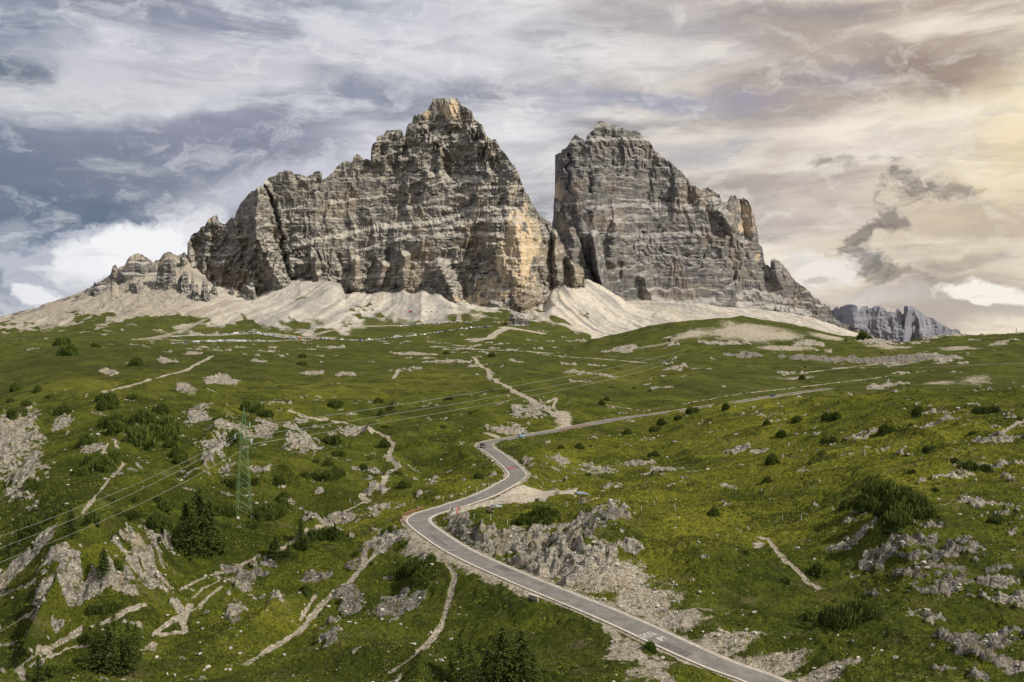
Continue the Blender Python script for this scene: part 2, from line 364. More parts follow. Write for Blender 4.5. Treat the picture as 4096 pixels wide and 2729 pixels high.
# ---------------------------------------------------------------- ground cover masks
rock = np.zeros_like(Z); sand = np.zeros_like(Z); dark = np.zeros_like(Z)
wn = fbm2(Xg/9, Yg/7, 51, 3)*.55+fbm2(Xg/2.2, Yg/1.6, 52, 2)*.35
wnf = fbm2(Xg/40, Yg/40, 53, 4)*.8
wob = np.where(Yg < 600, wn, wnf)
def patch(arr, fx, fy, rx, ry, s=1.0, soft=.45, sc=.43518):
    u, v, ru, rv = fx*sc, fy*sc, rx*sc, ry*sc
    x0, y0, _ = cast(u, v); xa, ya, _ = cast(u+ru, v); xb, yb, _ = cast(u-ru, v)
    a = np.array([(xa-xb)/2, 0.0])
    _, yt, _ = cast(u, v-rv); _, yd, _ = cast(u, v+rv)
    b = max(min(abs(yt-yd)/2, abs(a[0])*4+2), .8); a0 = max(abs(F*0+ru/F*y0), .8)
    yc = (yt+yd)/2 if abs(yt-yd)/2 == b else y0
    r0, r1 = np.searchsorted(YY, [yc-2.6*b, yc+2.6*b]); c0, c1 = np.searchsorted(UU, [u-2.6*ru-2, u+2.6*ru+2]); r0 = max(0, r0-1)
    W = (slice(r0, r1), slice(c0, c1))
    q = np.hypot((UU[None, c0:c1]-u)/ru, (YY[r0:r1, None]-yc)/b)
    m = sstep(-soft, soft, 1-q+wob[W]*.8)*s
    m[q > 2.5] = 0
    arr[W] = np.maximum(arr[W], m)
ROCKS = [(28,990,55,62),(10,1050,28,60),(62,1085,32,40),(60,1125,45,16),(145,975,20,24),(210,1035,28,14),(455,962,26,20),(508,875,32,30),(535,985,45,30),(500,1020,32,30),(612,992,26,26),(690,1018,34,28),(668,985,22,26),(480,1052,16,24),(525,1077,13,16),
 (175,1335,95,38),(330,1290,60,48),(150,1275,50,26),(100,1243,28,16),(365,1235,34,34),(100,1375,30,45),(40,1305,40,18),(8,1335,25,22),(245,1330,70,30),(130,1440,18,22),
 (785,1195,42,14),(745,1210,40,9),(560,1318,62,10),(605,1300,34,14),(555,1350,30,38),(540,1410,18,22),(400,1395,26,10),(905,1240,46,22),(855,1262,34,14),(720,1330,40,12),(800,1385,26,34),(905,1395,48,32),(815,1300,26,10),(760,1455,24,20),(900,1330,26,10),
 (1045,1215,34,30),(1100,1245,60,28),(1170,1250,60,30),(1235,1290,85,45),(1330,1300,80,45),(1300,1250,70,35),(1385,1190,60,22),(1330,1205,34,20),(1455,1262,28,10),(1230,1240,40,26),
 (1985,1225,40,12),(2050,1262,95,30),(2130,1310,90,26),(2210,1265,70,20),(2180,1345,90,22),(2290,1330,70,20),(2240,1490,110,34),(2300,1535,70,24),(2100,1420,55,12),(2230,1160,80,9),(2310,1185,45,12),(2330,1380,50,16),(1970,1190,30,14),(2120,1245,50,12),
 (2280,1075,70,6),(2180,1100,50,5),(1700,1035,28,8),(1745,1042,20,6),(1520,1083,40,7),(1370,1080,40,7),(1465,1068,40,5),(1290,1062,20,12),(1210,1062,12,10),(2270,1015,70,6),(2150,975,60,4),(1985,1000,50,5),
 (1222,948,26,16),(1190,942,18,18),(1160,990,45,9),(1245,935,30,8),(720,860,26,5),(800,865,22,6),(1000,830,40,4),(1050,832,50,4),(960,815,40,3),(425,888,18,14),(250,860,25,7),(800,997,22,10),(690,968,20,6),(850,1085,40,4),(600,1082,30,8),(855,1120,14,16),(870,1170,24,6),
 (1640,789,80,5),(1520,801,60,4),(1430,803,50,6),(1700,817,70,5),(1820,820,70,5),(1900,825,50,5),(2060,828,90,10),(2160,822,60,9),(2010,785,50,5),(1860,790,40,6),(2180,770,60,3),(2300,790,40,5),(250,700,50,14),(320,645,60,24),(390,625,40,26),(200,715,40,8),(420,660,24,20),(110,725,60,6),(350,690,50,16)]
GRAV = [(1385,1325,100,46),(1470,1378,100,38),(1560,1425,90,32),(1650,1475,95,28),(1760,1525,100,26),(1880,1560,90,20),(1330,1290,60,30),(2060,1385,1,1),(1690,763,120,26),(1840,868,60,4),(2240,868,50,14),(2150,880,50,5),(1295,965,20,22),(1175,993,40,7),(1560,1420,60,20),(1650,1470,70,16),(1250,1320,80,20),(1100,1275,50,14),(880,1245,30,20),(960,1255,40,24),(1430,1500,40,30),(2130,820,60,9),(1740,1255,16,9),
 (1170,992,40,8),(1130,1000,20,4),(1050,1180,14,4),(1500,1535,60,24),(1760,1540,60,12),(1600,766,60,10),(1790,770,60,10),(1900,775,40,6),(2050,800,60,6),(2200,800,60,6),(1800,800,80,6),(1500,795,60,5),(440,900,20,10),(770,1000,18,8),(830,985,16,6)]
PATHS = [ # (points in the 2353 px view, width in metres)
 ([(240,903),(275,892),(330,878),(370,866),(400,858),(425,852),(450,838),(470,828),(490,818)],3.2),([(245,903),(262,912),(282,918),(305,921)],1.8),
 ([(665,945),(700,957),(740,965),(775,970),(800,975),(835,984),(860,990),(885,1004),(905,1020),(898,1035),(893,1050),(905,1062),(915,1075),(890,1090),(882,1110),(855,1130),(832,1140),(848,1155)],2.6),
 ([(1085,820),(1105,838),(1122,850),(1128,870),(1155,883),(1182,900),(1215,915),(1235,928),(1262,945),(1290,960),(1305,975)],4.2),([(1235,928),(1262,922),(1278,915),(1272,938),(1282,955)],2.2),
 ([(190,1180),(212,1150),(232,1128),(250,1105),(275,1080),(284,1066)],1.6),([(235,1045),(246,1022),(262,1008),(270,1030)],1.4),
 ([(955,1245),(990,1270),(1030,1300),(1045,1325),(1038,1355),(1030,1390),(1015,1435),(990,1475),(950,1510),(900,1545)],1.5),
 ([(595, 1279), (547, 1303), (506, 1316), (458, 1333), (414, 1357)],1.3),
 ([(540, 1309), (547, 1330), (502, 1337), (465, 1354), (444, 1378)],1.1),
 ([(509, 1350), (479, 1371), (458, 1398), (417, 1415), (383, 1436), (352, 1460)],1.2),
 ([(438, 1391), (420, 1433), (427, 1453), (369, 1460)],1.5),
 ([(335, 1391), (294, 1402), (253, 1426), (232, 1433)],1.3),
 ([(181, 1453), (147, 1474), (109, 1494), (68, 1515), (44, 1535), (51, 1562)],1.9),
 ([(205, 1487), (157, 1491), (123, 1508), (75, 1528)],1.6),
 ([(920, 1241), (868, 1268), (834, 1303), (807, 1337), (745, 1385), (711, 1426), (690, 1453), (643, 1480), (567, 1528)],2.3),
 ([(848, 1248), (837, 1275), (835, 1299)],3),
 ([(608, 1282), (670, 1248), (725, 1221), (786, 1180), (841, 1152)],1.6),
 ([(41, 1316), (0, 1344)],1),
 ([(103, 1371), (68, 1412), (0, 1453)],0.9),
 ([(328, 1497), (356, 1480)],1.6),
 ([(725, 1371), (711, 1391), (690, 1426)],1.2),
 ([(1395,1440),(1430,1475),(1460,1500),(1495,1530),(1535,1565),(1560,1600)],3.0),([(1740,1235),(1765,1240),(1780,1262),(1805,1290),(1830,1310),(1855,1338),(1885,1356)],1.7),
 ([(1500,835),(1400,826),(1300,820),(1250,815)],2.5),([(1000,796),(1049,799),(1120,804),(1206,807),(1270,812)],4),([(1080,780),(1120,779),(1149,760),(1165,753)],9),([(1160,752),(1200,758),(1240,765)],9),
 ([(2353,965),(2320,985),(2300,998)],3),([(1800,862),(1900,850),(2000,838),(2100,832)],2.5),([(1390,930),(1480,945),(1560,930),(1700,905),(1850,888),(2000,870),(2150,850)],1.2),
 ([(1085,1172),(1120,1162),(1160,1150),(1200,1140),(1250,1133),(1290,1127)],0),([(990,1140),(1010,1130)],0),
 ([(660,1250),(700,1225),(735,1210)],.8),([(0,1370),(40,1355),(80,1335)],1.2),([(940,850),(920,848),(905,870)],2.5),([(1290,960),(1300,975),(1290,985)],6)]
for r in ROCKS: patch(rock, *r, s=1.0, soft=.8)
for r in GRAV: patch(sand, *r, s=.9 if r[1] > 900 else .72 if r[1] < 780 else .60, soft=.75)
pathpolys = []
for pts, wd in PATHS:
    if wd <= 0: continue
    pts = [(x0+(x1-x0)*q/m_, y0+(y1-y0)*q/m_) for (x0, y0), (x1, y1) in zip(pts, pts[1:]) for m_ in [max(1, int(math.hypot(x1-x0, y1-y0)/11))] for q in range(m_)]+[pts[-1]]
    w3 = np.array([fcast(x, y) for x, y in pts])
    # keep the line from jumping across folds of the ground
    good = [0]
    for i in range(1, len(w3)):
        if abs(w3[i, 1]-w3[good[-1], 1]) < 60+.25*w3[i, 1]: good.append(i)
    w3 = w3[good]
    if len(w3) < 2: continue
    pl = spline(w3, 2.0 if w3[:, 1].mean() < 500 else 6.0); pathpolys.append(pl)
    hw = wd/2*max(1, w3[:, 1].mean()/520)
    D, T, S = polydist(pl, hw*3+2)
    wj = (.62+.6*(fbm2(Xg/5, Yg/4, 61, 3)+.30))
    m = 1-sstep(.55, 1.25, D/(hw*np.clip(wj, .5, 1.4)+.01)); m[D > 1e8] = 0
    np.maximum(sand, m, out=sand)
# car park and its gravel
lot = np.array([pcast(x, y) for x, y in [(1790,2046),(1850,2034),(1950,2018),(2060,2000),(2160,1983),(2240,1970),(2290,1958)]])
lotw = np.array([2.2, 4.5, 6.5, 8.5, 8.5, 6, 2.5])
D, T, S = polydist(lot, 12)
lw = np.interp(T, np.arange(len(lot)), lotw)
m = 1-sstep(.8, 1.05, (D+wn*1.2)/lw); m[D > 1e8] = 0
np.maximum(sand, m, out=sand); lotmask = m
# shoulders of the roads
sh = (1-sstep(3.7, 5.0, Dr+wn*1.3))
left_wide = (Sr > 0)*sstep(60, 90, Tr)*(1-sstep(120, 150, Tr))
sh = np.maximum(sh, (1-sstep(4.5, 8.0, Dr+wn*3))*left_wide)
sh[Dr > 1e8] = 0; sh *= 1-sstep(600, 680, Yg)*.8
np.maximum(sand, sh*.95, out=sand)
sh2 = 1-sstep(4, 8, Dr2+wn*4); sh2[Dr2 > 1e8] = 0; sh2 *= .6
np.maximum(sand, sh2*.7, out=sand)
# scree
Ug = UU[None, :]+0*Yg
lim = np.interp(UU, [-110,0,60,110,150,200,300,440,470,520,545,590,600,1140], [2150,2110,2060,2010,1960,1930,1920,1930,2010,2060,1990,1900,1400,1400])[None, :]
scree = sstep(-110, 110, Yg-lim+vn2(az/26, Yg/260, 71)*70+fbm2(az/12, Yg/50, 72, 4)*110)
tuft = sstep(.10, .26, fbm2(az/22+Yg/200, Yg/70, 75, 5)-(Yg-lim)/620+.02+.10*(Ug < 190))*(Yg < lim+330)
tuft *= (Ug < 600)
scree = scree*(1-tuft*.85)
backside = sstep(2800, 3000, Yg); scree = np.maximum(scree, backside)
# sandy cuts and tracks above the car parks
for pts, wd in [([(310,781),(360,775),(400,765),(450,745),(520,715),(560,695)],12),([(395,772),(500,770),(600,766),(690,775),(760,776)],16),([(400,782),(480,783),(620,783),(700,782)],14),([(720,770),(760,760),(820,752),(900,748),(1060,738)],9)]:
    w3 = np.array([fcast(x, y, dmin=1650) for x, y in pts]); pl = spline(w3, 15)
    D, T, S = polydist(pl, wd*2.5); m = (1-sstep(.5, 1.2, D/wd-wnf*.4)); m[D > 1e8] = 0
    np.maximum(sand, m*.55, out=sand)
dark = sstep(.05, .45, fbm2(Xg/16, Yg/9, 81, 3))
# broken scatter of small outcrops on the open slopes
sc1 = sstep(.52+.14*(Ug > 560)*(Yg < 420), .74, fbm2(Xg/7, Yg/3.5, 91, 3)+.22*fbm2(Xg/60, Yg/40, 92, 2)+.10*sstep(700, 1024, Ug)*(Yg < 330))*near
sc2 = sstep(.40, .56, fbm2(Xg/30, Yg/24, 93, 4)+.2*fbm2(Xg/160, Yg/200, 94, 2))*far*(Yg < 1950)
np.maximum(rock, np.maximum(sc1*.8, sc2*.6)*(1-sstep(.2, .6, sand)), out=rock)
brkn = fbm2(Xg/2.4, Yg/1.7, 95, 4)*near+fbm2(Xg/12, Yg/12, 96, 4)*far
strb = fbm2(Xg/4.5, (Z+Yg*.12)/.55, 97, 3)*(Ug > 760)*(Yg < 300)
rock = sstep(.42, .72, rock*1.0+brkn*.75+strb*.9-.02-.08*(Ug > 760)*(Yg < 300))*(rock > .02)
keep = np.maximum(nearroad*(Dr < 5), (Dr2 < 5)*1.0)
rock *= (1-keep)
# relief of the rock and of the turf
k = np.where(Yg < 700, 1.0, 2.2)
blk = np.round(fbm2(Xg/(2.3*k)+fbm2(Xg/4, Yg/4, 107)*.5, Yg/(1.7*k), 106, 3)*3.2)/3.2
rr = ridged2(Xg/(3.6*k)+fbm2(Xg/9, Yg/9, 103)*.6, Yg/(2.8*k), 101, 3)
Z0 = Z.copy()
calm = 1-np.clip(np.maximum(sand*.9, 1-sstep(3.5, 6.5, Dr)*sstep(5, 10, Dr2)), 0, 1)
cliffm = np.zeros_like(Z)
for q_ in [(175,1335,95,42),(330,1290,60,55),(245,1330,70,34),(365,1235,34,34),(100,1375,30,45),(28,990,55,62),(1235,1290,95,50),(1080,1230,60,30),(690,1018,34,28),(500,1010,45,40)]: patch(cliffm, *q_, s=1, soft=.5)
cliffm *= (Dr > 5.5)
Z += cliffm*(-np.abs(vn2(Xg/4.2+fbm2(Xg/9, Yg/5, 201)*.7, Yg/14, 202))*4.2+1.3+ridged2(Xg/1.7, Yg/4, 203, 2)*.55)
Z += rock*(1-keep)*(rr*.7*k+blk*1.25*k+.5+vn2(Xg/1.1, Yg/.9, 104)*.28)*np.where(Yg > 1900, 1.6, 1)
hum = (np.abs(vn2(Xg/2.6+vn2(Xg/7, Yg/7, 7)*.8, Yg/.95, 111))*.62+vn2(Xg/.9, Yg/.6, 112)*.24)*(1-sstep(480, 800, Yg))
hum2 = fbm2(Xg/9, Yg/4, 113, 3)*.9*sstep(350, 700, Yg)*(1-sstep(1700, 1900, Yg))
bank = sand*(Sr < 0)*(Dr > 4.5)*(Dr < 40)*(Tr < 190)
bank[Dr > 1e8] = 0
Z += bank*(rr*.28+blk*.4+vn2(Xg/.8, Yg/.7, 118)*.16)
Z += (hum+hum2)*calm*(1-rock*.6)
Z += scree*(fbm2(Xg/9, Yg/9, 115, 3)*1.6)
PX = Xg; PY = Yg
verts = np.stack([PX, PY, Z], 2).reshape(-1, 3)
me = mesh_np('ground', verts, grid_faces(len(YY), len(UU)), [None] and [], smooth=True)
sun_tint = np.zeros_like(Z)  # sunlit parts of the meadow, their brightness painted into the grass colour
for q_ in [(1500,1130,330,50),(1900,1060,380,60),(2180,1010,260,50),(1620,1190,200,50),(1240,1185,90,22),(1700,1000,300,40),(2000,1130,300,50),(600,935,90,25),(740,890,160,25),(1000,870,130,25),(1330,1060,90,30),(1780,930,250,18),(900,1180,110,16),(640,1420,120,40),(1600,1250,120,40),(1450,870,160,22),(1050,1100,60,25),(250,880,140,20),(350,1100,60,30)]: patch(sun_tint, *q_, s=1, soft=.9)
shade_tint = np.zeros_like(Z)  # cloud and valley shade painted into the grass colour
for q_ in [(120,1130,220,70),(430,1160,160,60),(300,830,300,14),(1000,800,420,14),(1900,860,380,18),(100,1480,200,60),(1000,1450,180,90),(2050,1380,300,70),(400,1000,180,40),(1750,1330,120,60),(860,1360,120,60)]: patch(shade_tint, *q_, s=1, soft=.9)
shade_tint = np.maximum(shade_tint, .75*sstep(480, 760, Yg)*(.75+.5*fbm2(Xg/150, Yg/150, 177, 3)))  # far meadows: their own darker green and painted shade together
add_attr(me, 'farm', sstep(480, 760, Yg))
add_attr(me, 'lush', sun_tint*(1-shade_tint*.6)); add_attr(me, 'dim', shade_tint)
rkd = np.zeros_like(Z)
for q_ in [(2130,1300,260,90),(2250,1480,160,60),(1050,1225,50,26),(700,1300,200,60),(1390,1190,60,20),(850,1400,120,60),(1620,795,140,8),(1760,819,220,10),(2000,828,200,10)]: patch(rkd, *q_, s=1, soft=.5)
add_attr(me, 'rkd', rkd)
fv = .58+.5*(.6*vn2(fa/10+wob_, Yg/500, 171)+.35*vn2(fa/3.2+wob_, Yg/150, 172)+.5*fbm2(Xg/30, Yg/50, 173, 4))
fo = vn2(fa/15, Yg/500, 175)*.6+vn2(fa/5, Yg/200, 176)*.4
add_attr(me, 'leftm', (1-sstep(150, 290, Ug))*scz)
add_attr(me, 'fanv', fv); add_attr(me, 'fano', fo)
for nme, a in (('rock', rock), ('sand', sand), ('scree', scree), ('dark', dark)): add_attr(me, nme, a)
add_attr(me, 'lot', lotmask)
add_attr(me, 'cragm', crag*0+np.clip(crag*sstep(.02, .2, fbm2(Xg/35, Yg/35, 41, 4)), 0, 1))
fieldtone = fbm2(Xg/60, Yg/34, 121, 4)*1.2
add_attr(me, 'tone', fieldtone*.5+.5)

m, g, b = newmat('ground_cover')
pos = g.node('ShaderNodeNewGeometry').outputs['Position']
nz = g.node('ShaderNodeSeparateXYZ'); g.l.new(g.node('ShaderNodeNewGeometry').outputs['Normal'], nz.inputs[0]); NZ = nz.outputs[2]
n_big = g.noise(pos, .035, 4); n_mid = g.noise(pos, .22, 5, .65); n_fine = g.noise(g.scalev(pos, (1, 1.6, 1)), 1.4, 4, .7); n_vf = g.noise(pos, 3.5, 2, .7)
grass = g.mix(g.ramp(n_mid, .32, .66), (.048, .067, .009), (.145, .166, .021))
grass = g.mix(g.m('MULTIPLY', g.ramp(n_big, .42, .66), .6), grass, (.190, .200, .028))
grass = g.mix(g.m('MULTIPLY', g.ramp(n_fine, .44, .64), .75), grass, (.030, .042, .009))
grass = g.mix(g.m('MULTIPLY', g.ramp(n_vf, .5, .72), .3), grass, (.21, .215, .05))
grass = g.mix(g.m('MULTIPLY', g.ramp(g.attr('tone'), .50, .70), .55), grass, (.045, .055, .012))
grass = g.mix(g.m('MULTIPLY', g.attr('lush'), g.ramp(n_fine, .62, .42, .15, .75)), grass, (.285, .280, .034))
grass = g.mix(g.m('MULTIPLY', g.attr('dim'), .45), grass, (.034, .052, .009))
grass = g.mix(g.m('MULTIPLY', g.attr('farm'), .22), grass, (.10, .095, .042))
brown = g.noise(pos, .12, 5, .7)
grass = g.mix(g.m('MULTIPLY', g.ramp(brown, .55, .70), .5), grass, (.135, .105, .050))
heath2 = g.noise(g.scalev(pos, (.07, .12, .1)), 1, 8, .8)
grass = g.mix(g.m('MULTIPLY', g.ramp(heath2, .50, .60), .6), grass, (.040, .052, .013))
grass = g.mix(g.m('MULTIPLY', g.ramp(g.noise(g.scalev(pos, (.05, .10, .1)), 1.3, 8, .8), .56, .64), .55), grass, (.20, .17, .10))
heath = g.noise(g.scalev(pos, (.55, .9, .9)), 1, 6, .78)
grass = g.mix(g.m('MULTIPLY', g.ramp(g.m('ADD', heath, g.m('MULTIPLY', g.m('SUBTRACT', g.attr('dark'), .5), .16)), .51, .58), .75), grass, (.034, .048, .010))
rk = g.mix(g.ramp(g.noise(pos, .9, 5, .75), .38, .62), (.25, .235, .21), (.66, .605, .52))
vo = g.node('ShaderNodeTexVoronoi'); vo.feature = 'DISTANCE_TO_EDGE'; vo.inputs['Scale'].default_value = 1.0; g.put(vo.inputs['Vector'], g.scalev(g.noise(pos, .7, 3, .6, 0, 1), (6, 6, 6)))
rk = g.mix(g.m('MULTIPLY', g.ramp(vo.outputs[0], .0, .12, 1, 0), .5), rk, (.05, .05, .052))
rk = g.mix(g.m('MULTIPLY', g.ramp(g.noise(g.scalev(pos, (1.2, 1.2, .5)), 2.2, 4, .75), .52, .64), .7), rk, (.075, .075, .078))
rk = g.mix(g.m('MULTIPLY', g.ramp(g.noise(pos, .16, 3), .52, .66), .4), rk, (.40, .31, .19))
rk = g.mix(g.m('MULTIPLY', g.attr('rkd'), .65), rk, g.mix(1.0, rk, (.40, .40, .43), 'MULTIPLY'))
rk = g.mix(g.m('MULTIPLY', g.ramp(g.noise(pos, .55, 4, .7), .54, .62), .7), rk, grass)
sd = g.mix(g.ramp(g.noise(pos, 1.3, 5, .8), .38, .66), (.30, .265, .215), (.70, .63, .52))
sd = g.mix(g.m('MULTIPLY', g.ramp(g.noise(pos, .25, 3), .5, .7), .4), sd, (.36, .29, .20))
sd = g.mix(g.m('MULTIPLY', g.ramp(g.noise(pos, .6, 6, .8), .53, .60), .7), sd, grass)
cob = g.noise(pos, .06, 7, .8)
fq = g.m('ADD', g.attr('fanv'), g.m('MULTIPLY', g.m('SUBTRACT', cob, .5), 1.1))
sc = g.mix(g.ramp(fq, .10, .80), (.25, .245, .24), (.55, .51, .45))
sc = g.mix(g.m('MULTIPLY', g.ramp(g.attr('fano'), .28, .55), .45), sc, (.46, .38, .27))
sc = g.mix(g.m('MULTIPLY', g.attr('leftm'), .6), sc, g.mix(g.ramp(cob, .4, .6), (.20, .175, .14), (.44, .375, .28)))
sc = g.mix(g.m('MULTIPLY', g.ramp(cob, .53, .62), .62), sc, (.19, .185, .175))
crg = g.mix(g.ramp(g.noise(pos, .05, 6, .75), .4, .62), (.10, .095, .09), (.34, .30, .25))
mask_n = g.m('ADD', g.m('MULTIPLY', g.noise(pos, .8, 5, .75), .5), g.m('MULTIPLY', g.noise(pos, .10, 7, .8), .5))
def brk(a, lo=.38, hi=.62, amt=1.9):      # breaks a soft mask up with fine noise
    t = g.m('ADD', a, g.m('MULTIPLY', g.m('SUBTRACT', mask_n, .5), amt)); return g.ramp(t, lo, hi)
c = g.mix(brk(g.attr('scree'), .25, .75, 2.6), grass, sc)
c = g.mix(brk(g.attr('cragm'), .4, .6), c, crg)
c = g.mix(brk(g.attr('sand')), c, sd)
c = g.mix(g.m('MULTIPLY', g.ramp(g.m('ADD', g.attr('lot'), g.m('MULTIPLY', g.m('SUBTRACT', mask_n, .5), .8)), .35, .7), .9), c, g.mix(g.ramp(g.noise(pos, .5, 5, .7), .3, .7), (.52, .46, .37), (.70, .64, .54)))
c = g.mix(brk(g.attr('rock'), .40, .60, 2.2), c, rk)
g.put(b.inputs['Base Color'], c)
bn = g.node('ShaderNodeBump'); bn.inputs['Strength'].default_value = 1; bn.inputs['Distance'].default_value = .8
g.put(bn.inputs['Height'], g.m('ADD', g.m('MULTIPLY', n_fine, 1.6), g.m('MULTIPLY', n_vf, .8))); g.put(b.inputs['Normal'], bn.outputs[0])
b.inputs['Roughness'].default_value = 1; b.inputs['Specular IOR Level'].default_value = .05
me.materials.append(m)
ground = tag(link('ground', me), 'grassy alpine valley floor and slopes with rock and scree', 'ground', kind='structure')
# ---------------------------------------------------------------- road surface, kerbs, painted lines
def strip(name, poly, o0, o1, dz, mat, parent=None, i0=0, i1=None, zf=None, crown=0):
    p = poly[i0:i1]; t = np.gradient(p[:, :2], axis=0); t /= np.linalg.norm(t, axis=1)[:, None]+1e-9
    n = np.stack([-t[:, 1], t[:, 0]], 1)       # to the left of travel
    k = len(o0) if hasattr(o0, '__len__') else 0
    offs = [o0, o1]
    vs = []
    for o in offs:
        q = p.copy(); q[:, 0] += n[:, 0]*o; q[:, 1] += n[:, 1]*o; q[:, 2] += dz; vs.append(q)
    v = np.stack(vs, 1).reshape(-1, 3); N = len(p)
    f = np.array([[2*i, 2*i+2, 2*i+3, 2*i+1] for i in range(N-1)])
    return link(name, mesh_np(name, v, f[:, ::-1], mat), parent)
def prism_strip(name, poly, o0, o1, z0, z1, mat, parent=None, i0=0, i1=None):
    p = poly[i0:i1]; t = np.gradient(p[:, :2], axis=0); t /= np.linalg.norm(t, axis=1)[:, None]+1e-9
    n = np.stack([-t[:, 1], t[:, 0]], 1); vs = []
    for o, dz in ((o0, z0), (o0, z1), (o1, z1), (o1, z0)):
        q = p.copy(); q[:, 0] += n[:, 0]*o; q[:, 1] += n[:, 1]*o; q[:, 2] += dz; vs.append(q)
    v = np.stack(vs, 1).reshape(-1, 3); N = len(p); f = []
    for i in range(N-1):
        for a in range(4): f.append([4*i+a, 4*i+(a+1) % 4, 4*i+4+(a+1) % 4, 4*i+4+a])
    f += [[0, 3, 2, 1], [4*N-4, 4*N-3, 4*N-2, 4*N-1]]
    return link(name, mesh_np(name, v, np.array(f), mat), parent)
m, g, b = newmat('asphalt')
pos = g.node('ShaderNodeTexCoord').outputs['Object']
c = g.mix(g.ramp(g.noise(pos, .35, 5, .7), .35, .65), (.125, .118, .112), (.185, .175, .165))
c = g.mix(g.m('MULTIPLY', g.ramp(g.noise(pos, 6, 3, .8), .45, .7), .35), c, (.26, .25, .235))
c = g.mix(g.m('MULTIPLY', g.ramp(g.noise(pos, .9, 4, .7), .58, .70), .45), c, (.085, .08, .08))
g.put(b.inputs['Base Color'], c)
plain('white_paint', (.72, .70, .66), .6, .12, 1.5); plain('old_asphalt', (.12, .118, .09), .95, .35, .1); plain('kerb_concrete', (.40, .355, .29), .9, .2, .8); plain('red_paint', (.55, .13, .13), .7, .3, 2); plain('yellow_paint', (.26, .22, .10), .8, .2, 2); plain('dark_gutter', (.05, .045, .035), 1, .4, 1)
plain('faded_paint', (.34, .34, .35), .8, .3, 2)
iF = int(np.argmin(abs((CX+F*road1[:, 0]/road1[:, 1])[300:]-672)))+300
road = strip('road', road1, 3.1, -3.1, 0, MATS['asphalt'], None, 0, iF); tag(road, 'grey asphalt mountain road winding through two bends', 'road', kind='structure')
r3 = strip('road', road1, 1.7, -1.7, 0, MATS['old_asphalt'], None, iF-1); tag(r3, 'distant narrow stretch of road behind the right meadow', 'road', kind='structure')
L1 = len(road1)
for side in (1, -1):
    strip('edge_line', road1, side*2.95, side*2.78, .02, MATS['white_paint'], road, 0, L1-330)
i_h = 195
prism_strip('kerb', road1, -3.08, -3.60, -.5, .06, MATS['kerb_concrete'], road, 0, 205)
prism_strip('kerb', road1, 3.08, 3.32, -.7, .05, MATS['kerb_concrete'], road, 0, 360)
strip('gutter', road1, -3.62, -4.05, -.05, MATS['dark_gutter'], road, 0, 200)  # dark strip along the outer edge of the right kerb
r2 = strip('road', road2, 2.6, -2.6, 0, MATS['old_asphalt']); tag(r2, 'upper stretch of asphalt road across the far right hill', 'road', kind='structure')
def rpos(s, o=0, poly=None, dz=0):
    p = road1 if poly is None else poly
    i = int(np.clip(s, 1, len(p)-2)); a = p[i]; t = p[i+1][:2]-p[i-1][:2]; t = t/np.linalg.norm(t); n = np.array([-t[1], t[0]])
    return np.array([a[0]+n[0]*o, a[1]+n[1]*o, a[2]+dz]), t
def road_s(u, v):
    """index along the road nearest to a pixel"""
    pu = CX+F*road1[:, 0]/road1[:, 1]; pv = CY-F*(road1[:, 2]-CZ)/road1[:, 1]
    return int(np.argmin(np.hypot(pu-u, pv-v)))
# painted words: strokes drawn on the road surface. letters in unit cells
GL = {'R': [[(0,0),(0,1),(.6,1),(.7,.75),(.55,.55),(0,.5)],[(.3,.5),(.75,0)]], 'O': [[(.35,0),(.05,.2),(0,.6),(.2,.95),(.5,1),(.72,.75),(.7,.3),(.35,0)]],
 'G': [[(.7,.85),(.4,1),(.1,.8),(0,.4),(.2,.05),(.55,0),(.75,.3),(.7,.48),(.4,.48)]], 'L': [[(0,1),(0,0),(.7,0)]], 'A': [[(0,0),(.35,1),(.75,0)],[(.15,.4),(.62,.4)]],
 '#': [[(.2,0),(.35,1)],[(.5,0),(.65,1)],[(0,.33),(.8,.33)],[(.05,.68),(.85,.68)]], '1': [[(0,.6),(.45,1),(.45,0)]]}
def paint(name, strokes, org, ex, ey, wd, mat):
    """strokes in a plane through org with axes ex, ey (3d vectors); returns one flat mesh"""
    mb = MB(); nrm = Vector(ex).cross(Vector(ey)).normalized()
    for st in strokes:
        for (x0, y0), (x1, y1) in zip(st, st[1:]):
            a = Vector(org)+Vector(ex)*x0+Vector(ey)*y0; b_ = Vector(org)+Vector(ex)*x1+Vector(ey)*y1
            d = (b_-a)
            if d.length < 1e-4: continue
            d.normalize(); s = nrm.cross(d)*wd/2; a = a-d*wd*.4; b_ = b_+d*wd*.4
            mb.poly([a-s, b_-s, b_+s, a+s], [(0, 1, 2, 3)])
    return mb.build(name, mat, road)
def on_road(u, v, dz=.05):
    y = None
    s = road_s(u, v); z = road1[s][2]
    yy = (CZ-z-dz)*F/(v-CY); return Vector(((u-CX)/F*yy, yy, z+dz))
def roadplane(px, py):           # road surface point at a pixel of the 4096 px original
    return on_road(px/4, py/4)
# the word on the near straight: letters stand across the road, read from its lower end
def word_at(p_start, p_end, p_top, text, mat, wd, adv=.95):
    o = roadplane(*p_start); e = roadplane(*p_end); t = roadplane(*p_top); n = len(text)
    ex = (e-o)/(n*adv); ey = t-o; st = []
    for i, ch in enumerate(text): st += [[(x+i*adv, y) for x, y in s] for s in GL[ch]]
    o.z += .02
    paint('painted_lettering', st, o, ex, ey, wd, mat)
word_at((2588, 2554), (2656, 2528), (2556, 2542), 'ROGLA', MATS['white_paint'], .115)
word_at((2642, 2566), (2678, 2556), (2619, 2552), '#1', MATS['white_paint'], .12)
